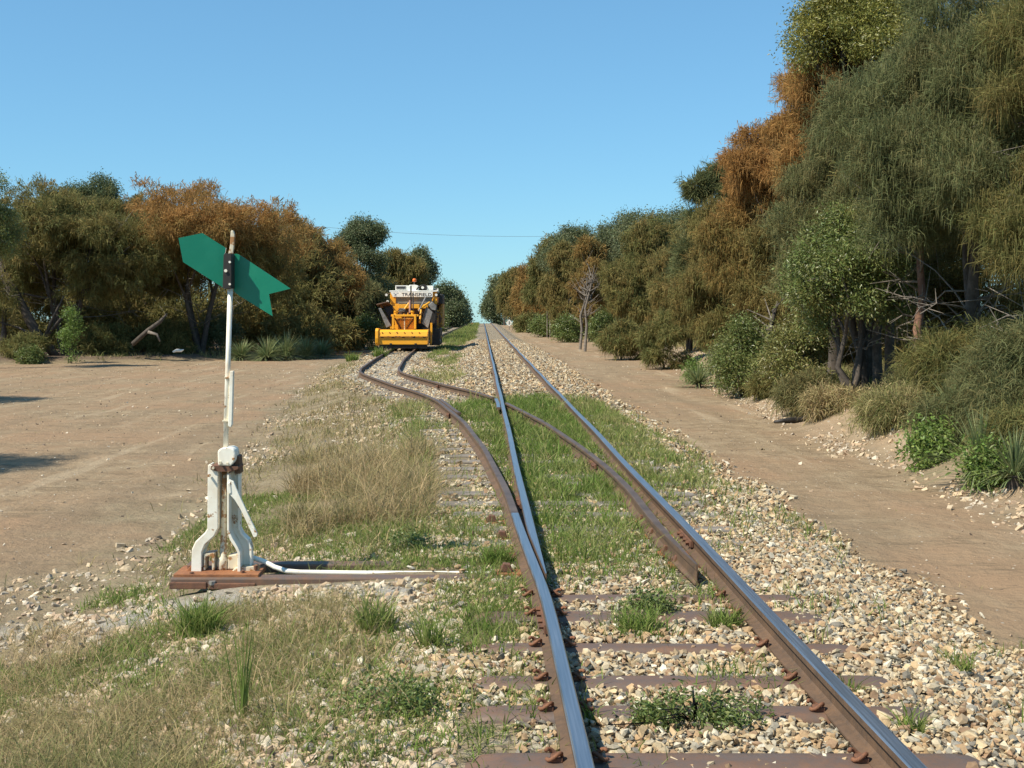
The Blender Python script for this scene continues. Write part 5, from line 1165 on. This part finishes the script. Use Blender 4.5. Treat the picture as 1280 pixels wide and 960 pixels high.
# out-of-frame trees that shade the left edge
tree('sheoak_tree', 'sheoak beyond the left picture edge throwing a shadow on the dirt', 0, 25, 0, 0, mat='needle', x=-14.2, H=5.2, W=3.6, base=.4, n=1200, per=12, rustf=.3, nl=8)
tree('sheoak_tree', 'nearer sheoak beyond the left picture edge throwing a small shadow', 0, 14, 0, 0, mat='needle', x=-9.2, H=4.6, W=2.6, base=.5, n=800, per=12, rustf=.3, nl=6)
# left bushes / undergrowth
LB = [(30, 47, 420, 60, 'dark low shrub at far left foot of the trees', 'needle', 'needle', .3), (130, 50, 405, 70, 'shaded shrub right of the lit leafy sapling', 'needle', 'needle', .3), (205, 52, 400, 80, 'shaded shrub behind the fallen branch', 'needle', 'needle', .35),
      (275, 54, 395, 60, 'shaded green shrub left of the lever mast', 'leaf', 'leaf_dark', .2), (430, 66, 405, 45, 'brown low shrub at the right end of the grass trees', 'needle', 'needle', .45), (455, 67, 395, 34, 'bright green leafy shrub left of the machine', 'leaf', 'leaf', .1),
      (37, 46, 436, 26, 'small bright leafy shrub at the left road edge', 'leaf', 'leaf', .15), (545, 120, 388, 30, 'green shrub right of the machine', 'leaf', 'leaf', .2), (415, 72, 390, 50, 'shaded shrub among the thin trunks', 'needle', 'needle', .3),
      (350, 66, 385, 60, 'shaded shrub behind the spiky clump', 'needle', 'needle', .3)]
for px, Yd, tp, Wp, lb, kd, mt_, m_ in LB: bush(px, Yd, tp, Wp, lb, kd, mt_, 420, 12, m_)
o = bush(88, 46.5, 385, 26, 'sunlit yellow-green leafy sapling before the dark left trees', 'leaf', 'leaf_bright', 200, 10, .2, name='leafy_sapling')
# thin trunks left
for i, (px, Yd, h, lb) in enumerate([(352, 60, 3.2, 'slim dark trunk just right of the vane tail'), (362, 61, 3.0, 'slim dark trunk second right of the vane tail'), (373, 60, 3.1, 'pale curved slim trunk below the rusty-brown sheoak'), (392, 62, 3.0, 'slim dark trunk below the middle of the rusty-brown sheoak'), (405, 61, 2.8, 'pale leaning slim trunk right of the rusty-brown sheoak'), (425, 68, 3.0, 'slim trunk left of the low drooping sheoak'), (437, 70, 3.0, 'slim trunk behind the low drooping sheoak')]):
    x = (px - 602) / F * Yd; g = float(gz(x, Yd)); mb = MB(); k = RNG.uniform(-.25, .25)
    mb.tube([(0, 0, -.1), (k * .3, 0, h * .35), (k, .05, h * .7), (k * 1.5, .1, h)], [.07, .06, .05, .03], 7, caps=False)
    o = thing('slim_tree', (x, Yd, g), lb, 'tree'); mb.build('trunk', M['deadwood' if 'pale' in lb else 'bark'], o, smooth=True)
    p, d, cl = lobes_points([(k * 1.2, 0, h, .55, .5, .5), (k, 0, h * .8, .4, .4, .3)], 120, .4, i); needles(p, d, 14, .4, .03, np.full(len(p), .4)).build('crown', M['needle'], o)
# leaning dead trunk at far left and fallen log
Yd = 49.0
def wpt(px, py, Y_): return np.array([(px - 602) / F * Y_, Y_, CZ - (py - 391) / F * Y_])
o = thing('leaning_trunk', tuple(wpt(66, 440, Yd)), 'dark dead trunk leaning left at the left picture edge', 'tree trunk')
b0 = wpt(66, 440, Yd)
mb = MB(); mb.tube([wpt(70, 446, Yd) - b0, wpt(45, 415, Yd) - b0, wpt(20, 370, Yd) - b0, wpt(-5, 325, Yd) - b0], [.17, .19, .2, .2], 10); mb.build('trunk', M['bark'], o, smooth=True)
mb = MB()
for px, py in ((5, 430), (-10, 400), (80, 370), (30, 440), (95, 380)): mb.tube([wpt(55, 425, Yd) - b0, (wpt(55, 425, Yd) + wpt(px, py, Yd - .3)) / 2 - b0 + np.array([0, 0, .1]), wpt(px, py, Yd - .3) - b0], [.08, .05, .025], 6)
mb.build('branch', M['bark'], o, smooth=True)
b0 = wpt(168, 428, 48.5)
o = thing('fallen_branch_or_shade_strip', tuple(b0), 'grey fallen branch sticking up at the foot of the left trees', 'branch')
mb = MB(); mb.tube([wpt(166, 430, 48.5) - b0, wpt(185, 413, 48.5) - b0, wpt(200, 402, 48.5) - b0, wpt(209, 392, 48.5) - b0], [.10, .09, .08, .03], 8); mb.build('limb', M['bark'], o, smooth=True)
mb = MB(); mb.tube([wpt(185, 415, 48.3) - b0, wpt(196, 418, 48.3) - b0, wpt(200, 427, 48.3) - b0], [.07, .05, .03], 7); mb.build('side_limb', M['deadwood'], o, smooth=True)
b0 = wpt(222, 440, 49); mb = MB(); mb.tube([(-.2, 0, 0), (-.05, .05, .06), (.15, 0, .05), (.25, 0, .1)], [.03, .07, .06, .02], 7); tag(mb.build('pale_branch', M['offwhite'], loc=tuple(b0)), 'short bleached branch lying at the foot of the left trees', 'branch')
b0 = wpt(160, 300, 50); 
# forking pale limbs in the dark olive sheoak are its own dead branches

# dense bush behind, one mass each side
def mass(name, label, pts, n, mat, rustv, hgt, seed):
    lob = []
    for (x, y, h, r) in pts: lob.append((x, y, float(gz(x, y, False)) + h * .5, r, r, h * .5))
    p, d, cl = lobes_points(lob, n, .3, seed)
    mb = needles(p, d, 16, .45, .045, np.clip(rustv + (cl - .5), 0, 1), .6); o_ = mb.build(name, M[mat]); tag(o_, label, 'bushland', kind='stuff'); return o_
pl = [(-24 + 2.6 * i + RNG.uniform(-1, 1), 57 + RNG.uniform(-2, 3), RNG.uniform(2.2, 3.6), 2.0) for i in range(7)] + [(-26 + 3.1 * i + RNG.uniform(-1, 1), 62 + RNG.uniform(-3, 6), RNG.uniform(4.2, 5.6), 2.4) for i in range(6)] + [(-26 - i * 3, 45 - i * 3.0, 5, 2.4) for i in range(3)] + \
     [(float(xtree(y)) - 3.4 + RNG.uniform(-.7, .7), y, RNG.uniform(4, 5.6), 2.3) for y in np.arange(74, 150, 5.5)]
mass('distant_bushland', 'dim scrub filling the depth behind the left tree line', pl, 16000, 'needle', .3, 5, 41)
pl = [(float(xbank(y)) + 5.2 + RNG.uniform(-.7, .7), y, RNG.uniform(3.6, 5.2), 2.2) for y in np.arange(27, 110, 4.2)] + [(float(xbank(y)) + 3.0 + RNG.uniform(-.5, .5), y, RNG.uniform(3.6, 5.2), 2.0) for y in np.arange(100, 215, 6)]
mass('distant_bushland', 'dim scrub filling the depth behind the right tree line', pl, 11000, 'needle', .35, 5, 43)

# ------------------------------------------------------------------ light, sky, camera
el = math.radians(51); sdx, sdy = -.86, -.51; nrm = math.hypot(sdx, sdy)
sd = Vector((sdx / nrm * math.cos(el), sdy / nrm * math.cos(el), math.sin(el)))
lt = bpy.data.lights.new('sun', 'SUN'); lt.energy = 4.8; lt.angle = math.radians(.5); lt.color = (1, .93, .79)
so = bpy.data.objects.new('sun', lt); COL.objects.link(so); so.rotation_euler = sd.to_track_quat('Z', 'Y').to_euler(); so.location = (-20, -10, 30)
w = bpy.data.worlds.new('World'); scene.world = w; w.use_nodes = True; nt = w.node_tree; bg = nt.nodes['Background']
sk = N(nt, 'ShaderNodeTexSky', sky_type='NISHITA'); sk.sun_disc = False; sk.sun_elevation = el; sk.sun_rotation = math.atan2(sdx, sdy) % (2 * math.pi)
sk.air_density = 1.0; sk.dust_density = 0; sk.ozone_density = 5; sk.altitude = 0
gm = N(nt, 'ShaderNodeGamma'); gm.inputs[1].default_value = .62; nt.links.new(sk.outputs[0], gm.inputs[0])
nt.links.new(mix(nt, 1.0, gm.outputs[0], (.77, 1.28, 1.54), 'MULTIPLY'), bg.inputs['Color']); bg.inputs['Strength'].default_value = .13
cam = bpy.data.cameras.new('camera'); co = bpy.data.objects.new('camera', cam); COL.objects.link(co)
co.location = (0, 0, CZ); co.rotation_euler = (math.radians(90), 0, 0)
cam.sensor_width = 36; cam.sensor_fit = 'HORIZONTAL'; cam.lens = 36 * F / 1280; cam.shift_x = 38 / 1280; cam.shift_y = -89 / 1280
cam.clip_start = .05; cam.clip_end = 8000
scene.camera = co
vs = scene.view_settings; vs.view_transform = 'Standard'; vs.look = 'None'; vs.gamma = 1; vs.use_curve_mapping = False; vs.exposure = .5
